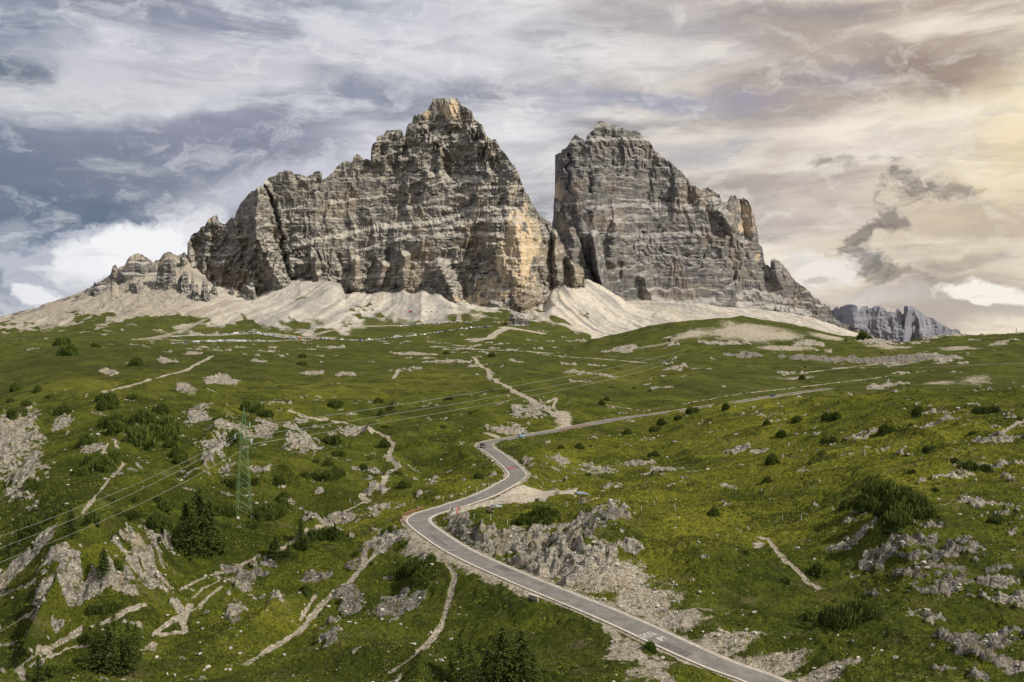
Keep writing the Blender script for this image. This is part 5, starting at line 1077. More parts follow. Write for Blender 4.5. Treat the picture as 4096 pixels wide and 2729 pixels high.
mb = MB(); mb.lathe((x, y, z), [(.2, .05), (.88, .08), (1.02, .8), (.98, 1.4), (.75, 1.85), (.3, 2.05), (.05, 2.08)], 16, sy=.9); o = mb.build('hay_bale', MATS['hay_dark']); tag(o, 'brown round hay bale inside the roofed metal feeder', 'hay bale')
mb = MB(); rr = [(2.9*math.cos(a)*(1+.3*math.sin(3*a))+1.3, 1.8*math.sin(a)*(1+.2*math.cos(4*a))) for a in [k/22*2*math.pi for k in range(22)]]
mb.poly([(x+a, y+b_, float(H(x+a, y+b_))+.10) for a, b_ in rr]+[(x+1.3, y, float(H(x+1.3, y))+.14)], [(k, (k+1) % 22, 22) for k in range(22)]); tag(mb.build('straw', MATS['straw']), 'yellow straw spilled on the grass around the hay feeder', 'straw', kind='stuff')
# metal box and ribbed trough by the gravel lot
x, y, z = pcast(1972, 2031); t = thing('metal_container', 'open grey metal box standing on the meadow edge by the gravel lot', 'container', (x, y, z), .1)
mb = MB(); mb.box((0, 0, .45), (1.35, .8, .85)); mb.build('body', MATS['galvanised_steel'], t); mb = MB()
for a, b_, sx, sy in ((0, .4, 1.42, .06), (0, -.4, 1.42, .06), (.68, 0, .06, .86), (-.68, 0, .06, .86)): mb.box((a, b_, .92), (sx, sy, .08))
mb.build('rim', MATS['plate_white'], t); mb = MB(); mb.box((0, 0, .90), (1.25, .7, .02)); mb.build('inside', MATS['dark_hole'], t)
x, y, z = pcast(1997, 2030); t = thing('water_trough', 'low turquoise ribbed water trough beside the grey metal box', 'trough', (x, y, z), .05)
mb = MB(); mb.box((0, 0, .3), (1.7, .7, .55), 0, 0, .94); mb.build('basin', MATS['turquoise_plastic'], t)
for k in range(6): mb = MB(); mb.box((-.7+k*.28, -.36, .33), (.10, .08, .6)); mb.build('rib', MATS['white_plastic'], t)
for (px, py, rz, lb) in [(1953, 2041, .4, 'sawn tree log, the upper left of two lying on the meadow'), (1961, 2050, -.3, 'dark tree log, the lower right of two lying on the meadow')]:
    x, y, z = pcast(px, py); t = thing('tree_log', lb, 'log', (x, y, z), rz); mb = MB(); mb.lathe((0, 0, .24), [(.27, -.8), (.30, -.3), (.27, .4), (.24, .9)], 9, 0, 'X'); mb.build('trunk', MATS['bark'], t, True)
    mb = MB(); mb.lathe((0, 0, .24), [(.22, .895), (.22, .91)], 9, 0, 'X'); mb.lathe((0, 0, .24), [(.24, -.81), (.24, -.79)], 9, 0, 'X'); mb.build('cut_face', MATS['straw'], t)
    mb = MB(); mb.bar((-.3, 0, .4), (-.5, .1, .9), .07, .03, 5); mb.build('branch_stub', MATS['bark'], t)
# fences
def fence(name, label, pts, mat, h, r, wires=2, wmat='rusty_steel', cat='fence'):
    P3 = [Vector(pcast(*p)) for p in pts]; t = thing(name, label, cat, P3[0])
    for i, p in enumerate(P3):
        d = p-P3[0]; mb = MB(); mb.bar(d+Vector((0, 0, -.3)), d+Vector((random.uniform(-.06, .06), 0, h*random.uniform(.9, 1.08))), r, r*.85, 5); mb.build('post', MATS[mat], t)
    for k in range(wires):
        mb = MB()
        for a, b_ in zip(P3, P3[1:]):
            if (a-b_).length > 45: continue
            n = max(1, int((a-b_).length/4))
            for q in range(n):
                u0 = (a+(b_-a)*q/n); u1 = (a+(b_-a)*(q+1)/n)
                e0 = max(u0.z, float(H(u0.x, u0.y))) if 0 < q else u0.z; e1 = max(u1.z, float(H(u1.x, u1.y))) if q < n-1 else u1.z
                zz = h*(.92-.42*k); mb.bar(Vector((u0.x, u0.y, e0+zz))-P3[0], Vector((u1.x, u1.y, e1+zz))-P3[0], .014, .014, 3, 0, False)
        if mb.f: mb.build('wire', MATS[wmat], t)
    return t
c1 = lambda L: [(1750+a/3.135, 1650+b_/3.135) for a, b_ in L]
fence('wire_fence', 'thin dark posted wire fence along the lower edge of the gravel lot', c1([(290,1205),(430,1205),(555,1195),(722,1180),(832,1172),(875,1168),(1018,1148),(1135,1130),(1270,1105),(1390,1085),(1497,1065),(1600,1025),(1700,985)]), 'weathered_wood', 1.5, .035)
fence('wire_fence', 'short dark posted wire fence around the hay feeder', c1([(1580,1175),(1768,1165),(1873,1165),(1988,1118),(2100,1075)]), 'weathered_wood', 1.6, .035)
fence('wire_fence', 'faint rusty wire fence running right across the meadow above the hay feeder', c1([(1812,955),(1915,960),(2010,965),(2110,965),(2190,972)])+[(2520,1955),(2600,1962),(2690,1975)], 'rusty_steel', 1.4, .03)
fence('electric_fence', 'white posted wire fence on the meadow above the road cut', c1([(163,1222),(228,1300),(458,1330),(667,1350),(880,1412),(960,1405)]), 'white_plastic', 1.4, .05, 1, 'wire_metal')
fence('electric_fence', 'white posted wire fence right of the hay feeder', [(2268,2028),(2400,2052),(2478,2015),(2565,2040),(2700,2035)], 'white_plastic', 1.4, .05, 1, 'wire_metal')
fence('electric_fence', 'white posted fence running along the upper side of the road before the hairpin', c1([(70,1110),(170,1080),(348,1035),(497,990),(640,940),(787,880)]), 'white_plastic', 1.3, .05, 1, 'wire_metal')
fence('electric_fence', 'white posted wire fence on the slope left of the first bend', [(1557,2020),(1595,2028),(1500,2030),(1420,2025),(1400,2010)][::-1], 'white_plastic', 1.3, .05, 1, 'wire_metal')
fence('electric_fence', 'white posted wire fence crossing the right slope above the bush', [(2618,2022),(2700,2040),(3130,2080),(3205,2080),(3500,2010),(3865,2000)], 'white_plastic', 1.5, .05, 0)
t = fence('warning_net', 'bright orange plastic net fence at the corner of the meadow', [(1828,2060),(1830,2050),(1838,2058),(1846,2062)], 'rusty_steel', 1.7, .03, 0)
a = Vector(pcast(1828, 2060)); mb = MB()
for k in range(9): mb.box((.0, 0, .25+k*.24), (.55, .03, .05))
for k in range(4): mb.box((-.25+k*.17, .0, 1.2), (.04, .035, 2.2))
mb.build('net', MATS['orange_net'], t)
# roadside marker posts
for i, (px, py) in enumerate([(2091,1874),(2066,1855),(2122,1905),(2172,1938),(1931,1821),(1976,1862),(2005,1785),(2040,1763),(2134,1742),(1888,1775)]):
    x, y, z = pcast(px, py); t = thing('marker_post', '', 'post', (x, y, z), 0, 'white marker posts along the road bends'); mb = MB(); mb.box((0, 0, .4), (.12, .08, 1.3)); mb.build('post', MATS['white_plastic'], t); mb = MB(); mb.box((0, 0, .85), (.125, .085, .15)); mb.build('reflector', MATS['glass_dark'], t)
    pending.append((t, 'white roadside marker post '+where(px/4, py/4), px/4))
# guard rails
def guard(name, label, poly, s0, s1, off, mat, gap=4, down=.9):
    t = thing(name, label, 'guard rail', rpos(s0, off, poly)[0]); o0 = Vector(rpos(s0, off, poly)[0])
    q = []; mb = MB()
    for s in range(s0, s1+1): q.append(Vector(rpos(s, off, poly)[0])-o0)
    for a, b_ in zip(q, q[1:]):
        d = (b_-a).normalized(); n = Vector((-d.y, d.x, 0))*.05
        for h0, h1 in ((.48, .62), (.66, .80)): mb.poly([a+n+Vector((0, 0, h0)), b_+n+Vector((0, 0, h0)), b_+n*1.8+Vector((0, 0, (h0+h1)/2)), a+n*1.8+Vector((0, 0, (h0+h1)/2)), b_+n+Vector((0, 0, h1)), a+n+Vector((0, 0, h1)), a-n+Vector((0, 0, h0)), b_-n+Vector((0, 0, h0)), b_-n+Vector((0, 0, h1)), a-n+Vector((0, 0, h1))], [(0, 1, 2, 3), (3, 2, 4, 5), (6, 9, 8, 7), (5, 4, 8, 9), (0, 6, 7, 1)])
    mb.build('rail', MATS[mat], t)
    for s in range(s0, s1+1, gap):
        a = Vector(rpos(s, off, poly)[0])-o0; mb = MB(); mb.box((a.x, a.y, a.z-down/2+.4), (.16, .16, .8+down)); mb.build('post', MATS[mat], t)
    return t
sA = road_s(422, 514); sB = road_s(404, 537)
sh0 = road_s(1625/4+12, 2130/4-4); sh1 = road_s(437, 510.5)
guard('guard_rail', 'rusty red brown guard rail around the outside of the sharp hairpin', road1, sh0, sh1, 4.25, 'rusty_steel', 4, 1.2)
b0 = road_s(555, 430); b1 = road_s(582, 425)
guard('guard_rail', 'short rusty railing on the small bridge', road1, b0, b1, -3.45, 'rusty_steel', 5, .6)
u2 = CX+F*road2[:, 0]/road2[:, 1]; k0 = int(np.argmin(abs(u2-960))); k1 = int(np.argmin(abs(u2-930)))
guard('guard_rail', 'long dark guard rail on the upper road of the far right hill', road2, min(k0, k1), max(k0, k1), 3.6 if road2[k1, 0] < road2[k0, 0] else -3.6, 'weathered_wood', 3, .8)
# bridge abutment
p, t_ = rpos((b0+b1)//2, -3.7); t = thing('bridge_abutment', 'low stone bridge wall with dark opening under the road', 'bridge', p, math.atan2(t_[1], t_[0]))
for sx in (-1.6, 1.6): mb = MB(); mb.box((sx, -.2, -1.35), (1.5, 1.0, 2.5), 0, 0, .93); mb.build('pier', MATS['masonry'], t)
mb = MB(); mb.box((0, .0, -.22), (6.0, .7, .34)); mb.build('deck_edge', MATS['concrete_pale'], t); mb = MB(); mb.box((0, .35, -1.5), (1.75, .3, 2.2)); mb.build('opening', MATS['dark_hole'], t)
# culvert head wall in the road bank
sC = road_s(547, 607); p, t_ = rpos(sC-1, 5.9); gz = float(H(p[0], p[1]))
t = thing('culvert_headwall', 'grey concrete wall with a round pipe opening in the bank below the road', 'culvert', (p[0], p[1], gz-.55), math.atan2(t_[1], t_[0]))
mb = MB(); nn_ = 16; W_, Hh, cz_, cr_ = 1.45, 1.55, .45, .36
ring = [(math.cos(k/nn_*2*math.pi)*cr_, cz_+math.sin(k/nn_*2*math.pi)*cr_) for k in range(nn_)]
def toedge(a):
    c_, s_ = math.cos(a), math.sin(a); tt = min((W_/abs(c_)) if abs(c_) > 1e-6 else 99, ((Hh-cz_)/s_) if s_ > 1e-6 else 99, ((cz_+.6)/-s_) if s_ < -1e-6 else 99); return (c_*tt, cz_+s_*tt)
angs = sorted([k/nn_*2*math.pi for k in range(nn_)]); outer = [toedge(a) for a in angs]
for yy, fl in ((.16, 0), (-.16, 1)):
    pts_ = [(a, yy, b_) for a, b_ in ring]+[(a, yy, b_) for a, b_ in outer]; mb.poly(pts_, [((k, (k+1) % nn_, nn_+(k+1) % nn_, nn_+k) if not fl else (nn_+k, nn_+(k+1) % nn_, (k+1) % nn_, k)) for k in range(nn_)])
pts_ = [(a, .16, b_) for a, b_ in outer]+[(a, -.16, b_) for a, b_ in outer]; mb.poly(pts_, [(k, (k+1) % nn_, nn_+(k+1) % nn_, nn_+k) for k in range(nn_)])
mb.build('wall', MATS['concrete'], t); mb = MB(); mb.box((0, 0, Hh+.06), (2*W_+.1, .46, .12)); mb.build('coping', MATS['concrete_pale'], t)
mb = MB(); mb.bar((0, .12, cz_), (0, -1.2, cz_), cr_*.99, cr_*.99, 14, 0, True); mb.build('pipe', MATS['dark_hole'], t)
p, _ = rpos(road_s(2003/4, 1890/4)+2, 5.2); t = thing('drain_pipe', 'white ringed drain pipe end below the second bend', 'pipe', (p[0], p[1], float(H(p[0], p[1]))+.3), 2.4)
mb = MB(); mb.bar((-.6, 0, 0), (.6, 0, .1), .42, .42, 12, 0, False); mb.build('pipe', MATS['concrete_pale'], t); mb = MB(); mb.bar((-.55, 0, 0), (.5, 0, .1), .38, .38, 12); mb.build('inside', MATS['dark_hole'], t)

# electricity pylon
px_, py_, pz_ = pcast(975, 2062); PY_H = 30.2*py_/279
def pylon(name, label, loc, rz, h, wb, mat, arms, steps=15):
    t = thing(name, label, 'pylon', loc, rz)
    def hw_(z): f = z/h; return wb/2*(1-f*.78) if f < .80 else wb/2*.376*(1-(f-.8)/.2)*.98+.05
    zs = [h*(1-(1-k/steps)**1.12) for k in range(steps+1)]; r = wb*.0065+.016
    for sx, sy in ((-1, -1), (1, -1), (1, 1), (-1, 1)):
        mb = MB()
        for a, b_ in zip(zs, zs[1:]): mb.bar((sx*hw_(a), sy*hw_(a), a), (sx*hw_(b_), sy*hw_(b_), b_), r*1.5, r*1.3, 4)
        mb.build('leg', MATS[mat], t)
    mb = MB(); cs = ((-1, -1), (1, -1), (1, 1), (-1, 1))
    for j, (a, b_) in enumerate(zip(zs, zs[1:])):
        for q in range(4):
            c0, c1_ = cs[q], cs[(q+1) % 4]
            mb.bar((c0[0]*hw_(a), c0[1]*hw_(a), a), (c1_[0]*hw_(b_), c1_[1]*hw_(b_), b_), r, r, 3); mb.bar((c1_[0]*hw_(a), c1_[1]*hw_(a), a), (c0[0]*hw_(b_), c0[1]*hw_(b_), b_), r, r, 3)
            if j % 3 == 1: mb.bar((c0[0]*hw_(a), c0[1]*hw_(a), a), (c1_[0]*hw_(a), c1_[1]*hw_(a), a), r, r, 3)
    mb.build('lattice', MATS[mat], t); tips = []
    for (z, sx, L) in arms:
        mb = MB(); w_ = hw_(z); e = (sx*(w_+L), 0, z+.25)
        for sy in (-1, 1): mb.bar((sx*w_, sy*w_, z-.6), e, r, r, 3); mb.bar((sx*w_, sy*w_, z+.6), e, r, r, 3)
        mb.build('crossarm', MATS[mat], t); mb = MB(); mb.lathe((e[0], 0, e[2]-1.5), [(.05, 0), (.15, .1), (.08, .3), (.15, .5), (.08, .7), (.15, .9), (.08, 1.1), (.05, 1.5)], 7); mb.build('insulator', MATS['insulator_glass'], t); tips.append((e[0], 0, e[2]-1.5))
    for sx, sy in cs: mb = MB(); mb.box((sx*wb/2, sy*wb/2, -.2), (.7*wb/4, .7*wb/4, .7)); mb.build('footing', MATS['concrete_pale'], t)
    Rm = Matrix.Rotation(rz, 3, 'Z'); return t, [Vector(loc)+Rm @ Vector(q) for q in tips]
_, tips = pylon('electricity_pylon', 'tall slender green lattice electricity pylon on the left slope', (px_, py_, pz_), .45, PY_H, 4.0, 'green_steel', [(PY_H*.86, 1, 1.1), (PY_H*.76, -1, 1.6), (PY_H*.70, 1, 1.3)])
x2, y2, z2 = cast(777, 305, 2050, 2600); _, tips2 = pylon('electricity_pylon', 'small distant pylon on the terraced slope below the second massif', (x2, y2, z2), .4, 30, 4.2, 'green_steel', [(27, 1, 2), (24, -1, 2.6), (21, 1, 2.4)], 8)
def wire(label, a, b_, u_t, v_t, r0, r1, n=60, sag=None):
    a, b_ = Vector(a), Vector(b_)
    if sag is None:
        ts = np.linspace(.02, .98, 400); X = a.x+(b_.x-a.x)*ts; Y = a.y+(b_.y-a.y)*ts; tt = ts[np.argmin(abs(CX+F*X/Y-u_t))]
        y = a.y+(b_.y-a.y)*tt; zt = CZ-(v_t-CY)/F*y; sag = (a.z+(b_.z-a.z)*tt-zt)/(4*tt*(1-tt))
    mb = MB(); P_ = [a+(b_-a)*(k/n)-Vector((0, 0, 4*sag*(k/n)*(1-k/n))) for k in range(n+1)]
    for k in range(n): mb.bar(P_[k], P_[k+1], r0+(r1-r0)*k/n, r0+(r1-r0)*(k+1)/n, 4, 0, False)
    tag(mb.build('power_line', MATS['wire_metal']), label, 'cable', 'power lines strung from the green pylon')
wire('upper power line running right from the green pylon', tips[0], tips2[0], 575, 375, .045, .13)
wire('middle power line running right from the green pylon', tips[1], tips2[1], 607, 375, .045, .13)
wire('lower power line running right from the green pylon', tips[2], tips2[2], 627, 375, .045, .13)
for lb, tp, v_ in (('upper', 0, 536), ('middle', 1, 549), ('lower', 2, 564)):
    y = 165; e = Vector(((-60-CX)/F*y, y, CZ-(v_+20-CY)/F*y)); wire(lb+' power line running left from the green pylon', tips[tp], e, 0, 0, .03, .022, 24, 2.2)
# lift pylon on the right skyline, with its boom and ropes
x, y, z = cast(1016.5, 333.5, 1150, 1300); lp = Vector((x, y, z-.6)); t, tp_ = pylon('lift_pylon', 'small dark lattice mast on the right skyline', lp, .2, 7.6, 2.0, 'weathered_wood', [(6.6, 1, .8), (6.6, -1, .8)], 6)
mb = MB(); a = Vector((1.5, 0, .8)); e = Vector((16, 2, 4.4))
for dz_ in (0, 1.1): mb.bar(a+Vector((0, 0, dz_)), e+Vector((0, 0, dz_)), .12, .12, 4)
for k in range(9): q0 = a+(e-a)*k/9; q1 = a+(e-a)*(k+1)/9; mb.bar(q0+Vector((0, 0, (k % 2)*1.1)), q1+Vector((0, 0, ((k+1) % 2)*1.1)), .08, .08, 3)
mb.build('boom', MATS['weathered_wood'], t)
for k, (vv, lb) in enumerate(((305, 'upper'), (309, 'lower'))):
    yb_ = 2600; e = Vector(((905-CX)/F*yb_, yb_, CZ+(CY-vv+12)/F*yb_)); mb = MB(); n = 20; s0_ = tp_[0]+Vector((0, 0, 1.2-k*2))
    for q in range(n): f0, f1 = q/n, (q+1)/n; mb.bar(s0_+(e-s0_)*f0-Vector((0, 0, 40*f0*(1-f0))), s0_+(e-s0_)*f1-Vector((0, 0, 40*f1*(1-f1))), .07+.08*f0, .07+.08*f1, 3, 0, False)
    tag(mb.build('lift_cable', MATS['wire_metal']), lb+' thin cable crossing the sky from the mast on the right skyline', 'cable')
# stone tower and refuge hut under the wall
x, y, z = pcast(1835, 1286, dmin=1700); t = thing('stone_tower', 'grey banded stone tower tapering upward above the car rows', 'tower', (x, y, z-1), .15)
for k in range(6): w_ = 7.4-k*.55; mb = MB(); mb.box((0, 0, 1+k*2.1), (w_*2*.82, 9, 2.0), 0, 0, .955); mb.build('wall_course', MATS['concrete_pale' if k % 2 else 'concrete'], t)
mb = MB(); mb.box((0, 0, 13.9), (7.6, 7.6, .5)); mb.build('top_slab', MATS['concrete'], t)
x, y, z = pcast(2040, 1301, dmin=1700); t = thing('mountain_hut', 'grey stone hut with pitched roof at the right end of the car rows', 'hut', (x, y, z-1), -.2)
mb = MB(); mb.box((0, 0, 3), (9, 7, 7)); mb.poly([(-4.5, -3.5, 6.5), (-4.5, 3.5, 6.5), (-4.5, 0, 9), (4.5, -3.5, 6.5), (4.5, 3.5, 6.5), (4.5, 0, 9)], [(0, 2, 1), (3, 4, 5)]); mb.build('wall', MATS['masonry'], t)
mb = MB(); mb.poly([(-5, -4.1, 6.2), (5, -4.1, 6.2), (5, 0, 9.2), (-5, 0, 9.2), (5, 4.1, 6.2), (-5, 4.1, 6.2)], [(0, 1, 2, 3), (3, 2, 4, 5)]); mb.build('roof', MATS['weathered_wood'], t)
for a in (-3, -1, 1, 3): mb = MB(); mb.box((a, -3.55, 4.6), (.9, .12, 1.3)); mb.build('window', MATS['glass_dark'], t)
mb = MB(); mb.box((0, -3.55, 1.4), (1.2, .12, 2.4)); mb.build('door', MATS['weathered_wood'], t)

# ---------------------------------------------------------------- people and cows (far away, a few pixels tall)
def skinned(name, V_, E_, radii, mat, root=0, sub=1):
    me = bpy.data.meshes.new(name); me.from_pydata(V_, E_, []); me.materials.append(mat); o = bpy.data.objects.new(name, me)
    md = o.modifiers.new('skin', 'SKIN'); md.use_smooth_shade = True
    if not me.skin_vertices: me.skin_vertices.new(name='')
    for sv, r in zip(me.skin_vertices[0].data, radii): sv.radius = (r, r)
    me.skin_vertices[0].data[root].use_root = True
    if sub: o.modifiers.new('sub', 'SUBSURF').levels = sub; o.modifiers['sub'].render_levels = sub
    COL.objects.link(o); return o
for n_, c_ in (('skin_tone', (.45, .28, .2)), ('cloth_red', (.50, .05, .05)), ('cloth_dark', (.03, .035, .05)), ('cloth_grey', (.12, .13, .15)), ('cow_brown', (.20, .10, .05)), ('cow_cream', (.55, .44, .28)), ('cow_white', (.62, .58, .52)), ('hair_dark', (.03, .02, .015))): plain(n_, c_, .85, .15, 4)
def person(label, loc, rz, top, legs):
    t = thing('person', label, 'person', loc, rz, 'hikers on the slopes')
    V_ = [(0,0,.95),(0,0,1.2),(0,0,1.42),(0,0,1.52),(0,0,1.64),(.0,.18,1.40),(.05,.27,1.12),(.2,.25,.9),(0,-.18,1.40),(-.08,-.27,1.12),(.05,-.28,.88),(0,.09,.88),(.16,.10,.48),(.10,.10,.05),(.24,.10,.03),(0,-.09,.88),(-.12,-.10,.48),(-.3,-.10,.10),(-.18,-.10,.03)]
    E_ = [(0,1),(1,2),(2,3),(3,4),(2,5),(5,6),(6,7),(2,8),(8,9),(9,10),(0,11),(11,12),(12,13),(13,14),(0,15),(15,16),(16,17),(17,18)]
    rad = [.15,.14,.15,.06,.10,.08,.05,.035,.08,.05,.035,.10,.07,.05,.04,.10,.07,.05,.04]
    o = skinned('body', V_, E_, rad, MATS['skin_tone']); o.parent = t
    o = skinned('jacket', V_[:3]+[V_[5],V_[6],V_[8],V_[9]], [(0,1),(1,2),(2,3),(3,4),(2,5),(5,6)], [.17,.17,.17,.095,.065,.095,.065], MATS[top]); o.parent = t
    o = skinned('trousers', [V_[0],V_[11],V_[12],V_[13],V_[15],V_[16],V_[17]], [(0,1),(1,2),(2,3),(0,4),(4,5),(5,6)], [.165,.115,.085,.065,.115,.085,.065], MATS[legs]); o.parent = t
    mb = MB(); mb.lathe((0, 0, 1.64), [(.105, .02), (.112, .08), (.08, .13), (.02, .145)], 8); mb.build('hair', MATS['hair_dark'], t); mb = MB(); mb.box((-.22, 0, 1.25), (.2, .3, .45), 0, 0, .85); mb.build('backpack', MATS['cloth_grey'], t)
    return t
def at_px(px, py, d0=100, d1=9000): return pcast(px, py, dmin=d0, dmax=d1)
person('person in a red jacket walking on the pale track, the left of two', at_px(735*.9115+0-.5, 1300+221/1.0971), .2, 'cloth_red', 'cloth_dark')
person('person in dark trousers and red top on the pale track, the right of two', at_px(682, 1300+219/1.0971), .2, 'cloth_red', 'cloth_grey')
for i, (px, py, top, lb) in enumerate([(2942,1262,'cloth_grey','person standing on top of the gravel dome, the left one'),(2961,1262,'cloth_dark','person in dark clothes on top of the gravel dome, the right one'),(3261,1328,'cloth_grey','person walking down the ridge right of the gravel dome, the left one'),(3271,1329,'cloth_red','person in reddish jacket on the ridge right of the dome, the right one'),(1818,1256,'cloth_dark','person in dark clothes above the stone tower, the left one'),(1828,1257,'cloth_red','person in a red top above the stone tower, in the middle'),(1839,1257,'cloth_dark','person in dark clothes above the stone tower, the right one')]):
    person(lb, at_px(px, py, 1150 if px > 2900 else 1800), .5+i, top, 'cloth_dark')
def cow(label, loc, rz, mat, graze=True, lying=False):
    zo = -.75 if lying else 0; t = thing('cow', label, 'cow', (loc[0], loc[1], loc[2]+zo), rz, 'cows grazing on the right ridge')
    hd = [(1.15,0,1.2),(1.5,0,.75),(1.75,0,.35)] if graze else [(1.15,0,1.45),(1.4,0,1.75),(1.75,0,1.65)]
    V_ = [(-.8,0,1.15),(-.2,0,1.08),(.5,0,1.10),(.9,0,1.2)]+hd
    E_ = [(0,1),(1,2),(2,3),(3,4),(4,5),(5,6)]; rad = [.34,.40,.38,.30,.22,.17,.11]
    for (x0, ysn) in ((-.8, -1), (-.8, 1), (.65, -1), (.65, 1)):
        k = len(V_); b0_ = 0 if x0 < 0 else 2
        V_ += [(x0, ysn*.2, .85), (x0-(.10 if x0 < 0 else -.02), ysn*.22, .45), (x0-.0, ysn*.22, .03)]; rad += [.17, .09, .07]; E_ += [(b0_, k), (k, k+1), (k+1, k+2)]
    k = len(V_); V_ += [(-1.15, 0, 1.2), (-1.25, 0, .7)]; rad += [.05, .04]; E_ += [(0, k), (k, k+1)]
    o = skinned('body', V_, E_, rad, MATS[mat]); o.parent = t
    h = hd[1] if not graze else ((hd[1][0]+hd[2][0])/2-.1, 0, (hd[1][2]+hd[2][2])/2+.15); mb = MB()
    for s_ in (-1, 1): mb.bar((h[0]-.02, s_*.14, h[2]+.05), (h[0]+.02, s_*.30, h[2]+.28), .035, .01, 5)
    mb.build('horns', MATS['plate_white'], t); return t
for px, py, rz, mt, gz_, ly, lb in [(3539,1363,.2,'cow_brown',True,False,'brown cow grazing beside the big bush, leftmost of the group'),(3561,1361,2.9,'cow_cream',True,False,'pale brown cow standing behind the white cow'),(3562,1369,.1,'cow_white',True,False,'white cow grazing in front of the pale brown one'),(3574,1371,1.4,'cow_brown',False,False,'brown cow right of the white cow'),(3602,1369,.3,'cow_brown',True,True,'brown cow lying near the saddle of the ridge'),(3618,1372,2.6,'cow_brown',True,False,'dark brown cow at the saddle of the ridge'),(3624,1388,1.7,'cow_brown',True,False,'brown cow grazing alone below the saddle'),(3790,1346,.1,'cow_brown',False,True,'brown cow lying on the right skyline'),(3811,1345,1.7,'cow_cream',False,False,'cream cow standing on the right skyline'),(4033,1336,1.6,'cow_brown',False,False,'dark cow standing on the skyline left of the mast')]:
    cow(lb, at_px(px, py, 1080, 1275), rz, mt, gz_, ly)
settle_labels()
# ---------------------------------------------------------------- light, sky, camera
SUN_AZ, SUN_EL = 117.0, 41.0
w = bpy.data.worlds.new('World'); SC.world = w; w.use_nodes = True
nt = w.node_tree; nt.nodes.clear(); g = NG(nt)
sky = g.node('ShaderNodeTexSky'); sky.sky_type = 'NISHITA'; sky.sun_disc = False
sky.sun_elevation = R(SUN_EL); sky.sun_rotation = R(SUN_AZ); sky.altitude = 2200
bg1 = g.node('ShaderNodeBackground'); bg1.inputs[1].default_value = .07; g.l.new(sky.outputs[0], bg1.inputs[0])
dirv = g.node('ShaderNodeTexCoord').outputs['Generated']
sp = g.node('ShaderNodeSeparateXYZ'); g.l.new(dirv, sp.inputs[0]); dx, dy, dz = sp.outputs
AZ = g.m('ARCTAN2', dx, dy); EL = g.m('ARCSINE', dz)
def comb(x, y, z=0.0):
    n = g.node('ShaderNodeCombineXYZ'); g.put(n.inputs[0], x); g.put(n.inputs[1], y); g.put(n.inputs[2], z); return n.outputs[0]
base = comb(AZ, g.m('MULTIPLY', EL, 1.4))
rot = comb(g.m('ADD', g.m('MULTIPLY', AZ, .9), g.m('MULTIPLY', EL, -.55)), g.m('MULTIPLY', EL, 3.2), 3.3)
w1 = g.noise(base, 4.5, 6, .6, 0, 1); w2n = g.noise(base, 14, 5, .6, 0, 1)
def sepc(c):
    n = g.node('ShaderNodeSeparateXYZ'); g.l.new(c, n.inputs[0]); return n.outputs
a1 = sepc(w1); a2 = sepc(w2n)
WX = g.m('ADD', AZ, g.m('ADD', g.m('MULTIPLY', g.m('SUBTRACT', a1[0], .5), .16), g.m('MULTIPLY', g.m('SUBTRACT', a2[0], .5), .05)))
WY = g.m('ADD', EL, g.m('ADD', g.m('MULTIPLY', g.m('SUBTRACT', a1[1], .5), .07), g.m('MULTIPLY', g.m('SUBTRACT', a2[1], .5), .030)))
wvec = comb(WX, g.m('MULTIPLY', WY, 1.25))
streak = g.noise(g.scalev(rot, (1, 1.25, 1)), 3.6, 9, .58, .5)
billow = g.noise(wvec, 15, 10, .62, .1)
fine = g.noise(comb(g.m('MULTIPLY', WX, 1.0), g.m('MULTIPLY', WY, 2.6), 7.7), 26, 8, .62, .3)
def blob(c, fx, fy, rx, ry, col, s=1.0, hard=.5, n=None, rotd=0, warp=True, amp=None, wid=None):
    """soft bank of cloud centred on a direction (given as a place in a 2353 px wide view)"""
    u = (fx*.43518-CX)/F; v = (CY-fy*.43518)/F
    az = math.atan(u); el = math.atan(v*math.cos(az)); ra = rx*.43518/F*math.cos(az)**2; re = ry*.43518/F*math.cos(az)
    X, Y = (WX, WY) if warp else (AZ, EL)
    X = g.m('SUBTRACT', X, az); Y = g.m('SUBTRACT', Y, el)
    if rotd:
        cr, sr = math.cos(R(rotd)), math.sin(R(rotd))
        X, Y = g.m('ADD', g.m('MULTIPLY', X, cr), g.m('MULTIPLY', Y, sr)), g.m('SUBTRACT', g.m('MULTIPLY', Y, cr), g.m('MULTIPLY', X, sr))
    X = g.m('DIVIDE', X, ra); Y = g.m('DIVIDE', Y, re)
    q = g.m('SQRT', g.m('ADD', g.m('MULTIPLY', X, X), g.m('MULTIPLY', Y, Y)))
    t = g.m('SUBTRACT', 1.0, q)
    nn = fine if n is None else n
    t = g.m('ADD', t, g.m('MULTIPLY', g.m('SUBTRACT', nn, .5), 2.2*hard if amp is None else amp))
    return g.mix(g.ramp(t, -hard*.5, hard*1.2, 0, s) if wid is None else g.ramp(t, 0, wid, 0, s), c, col)
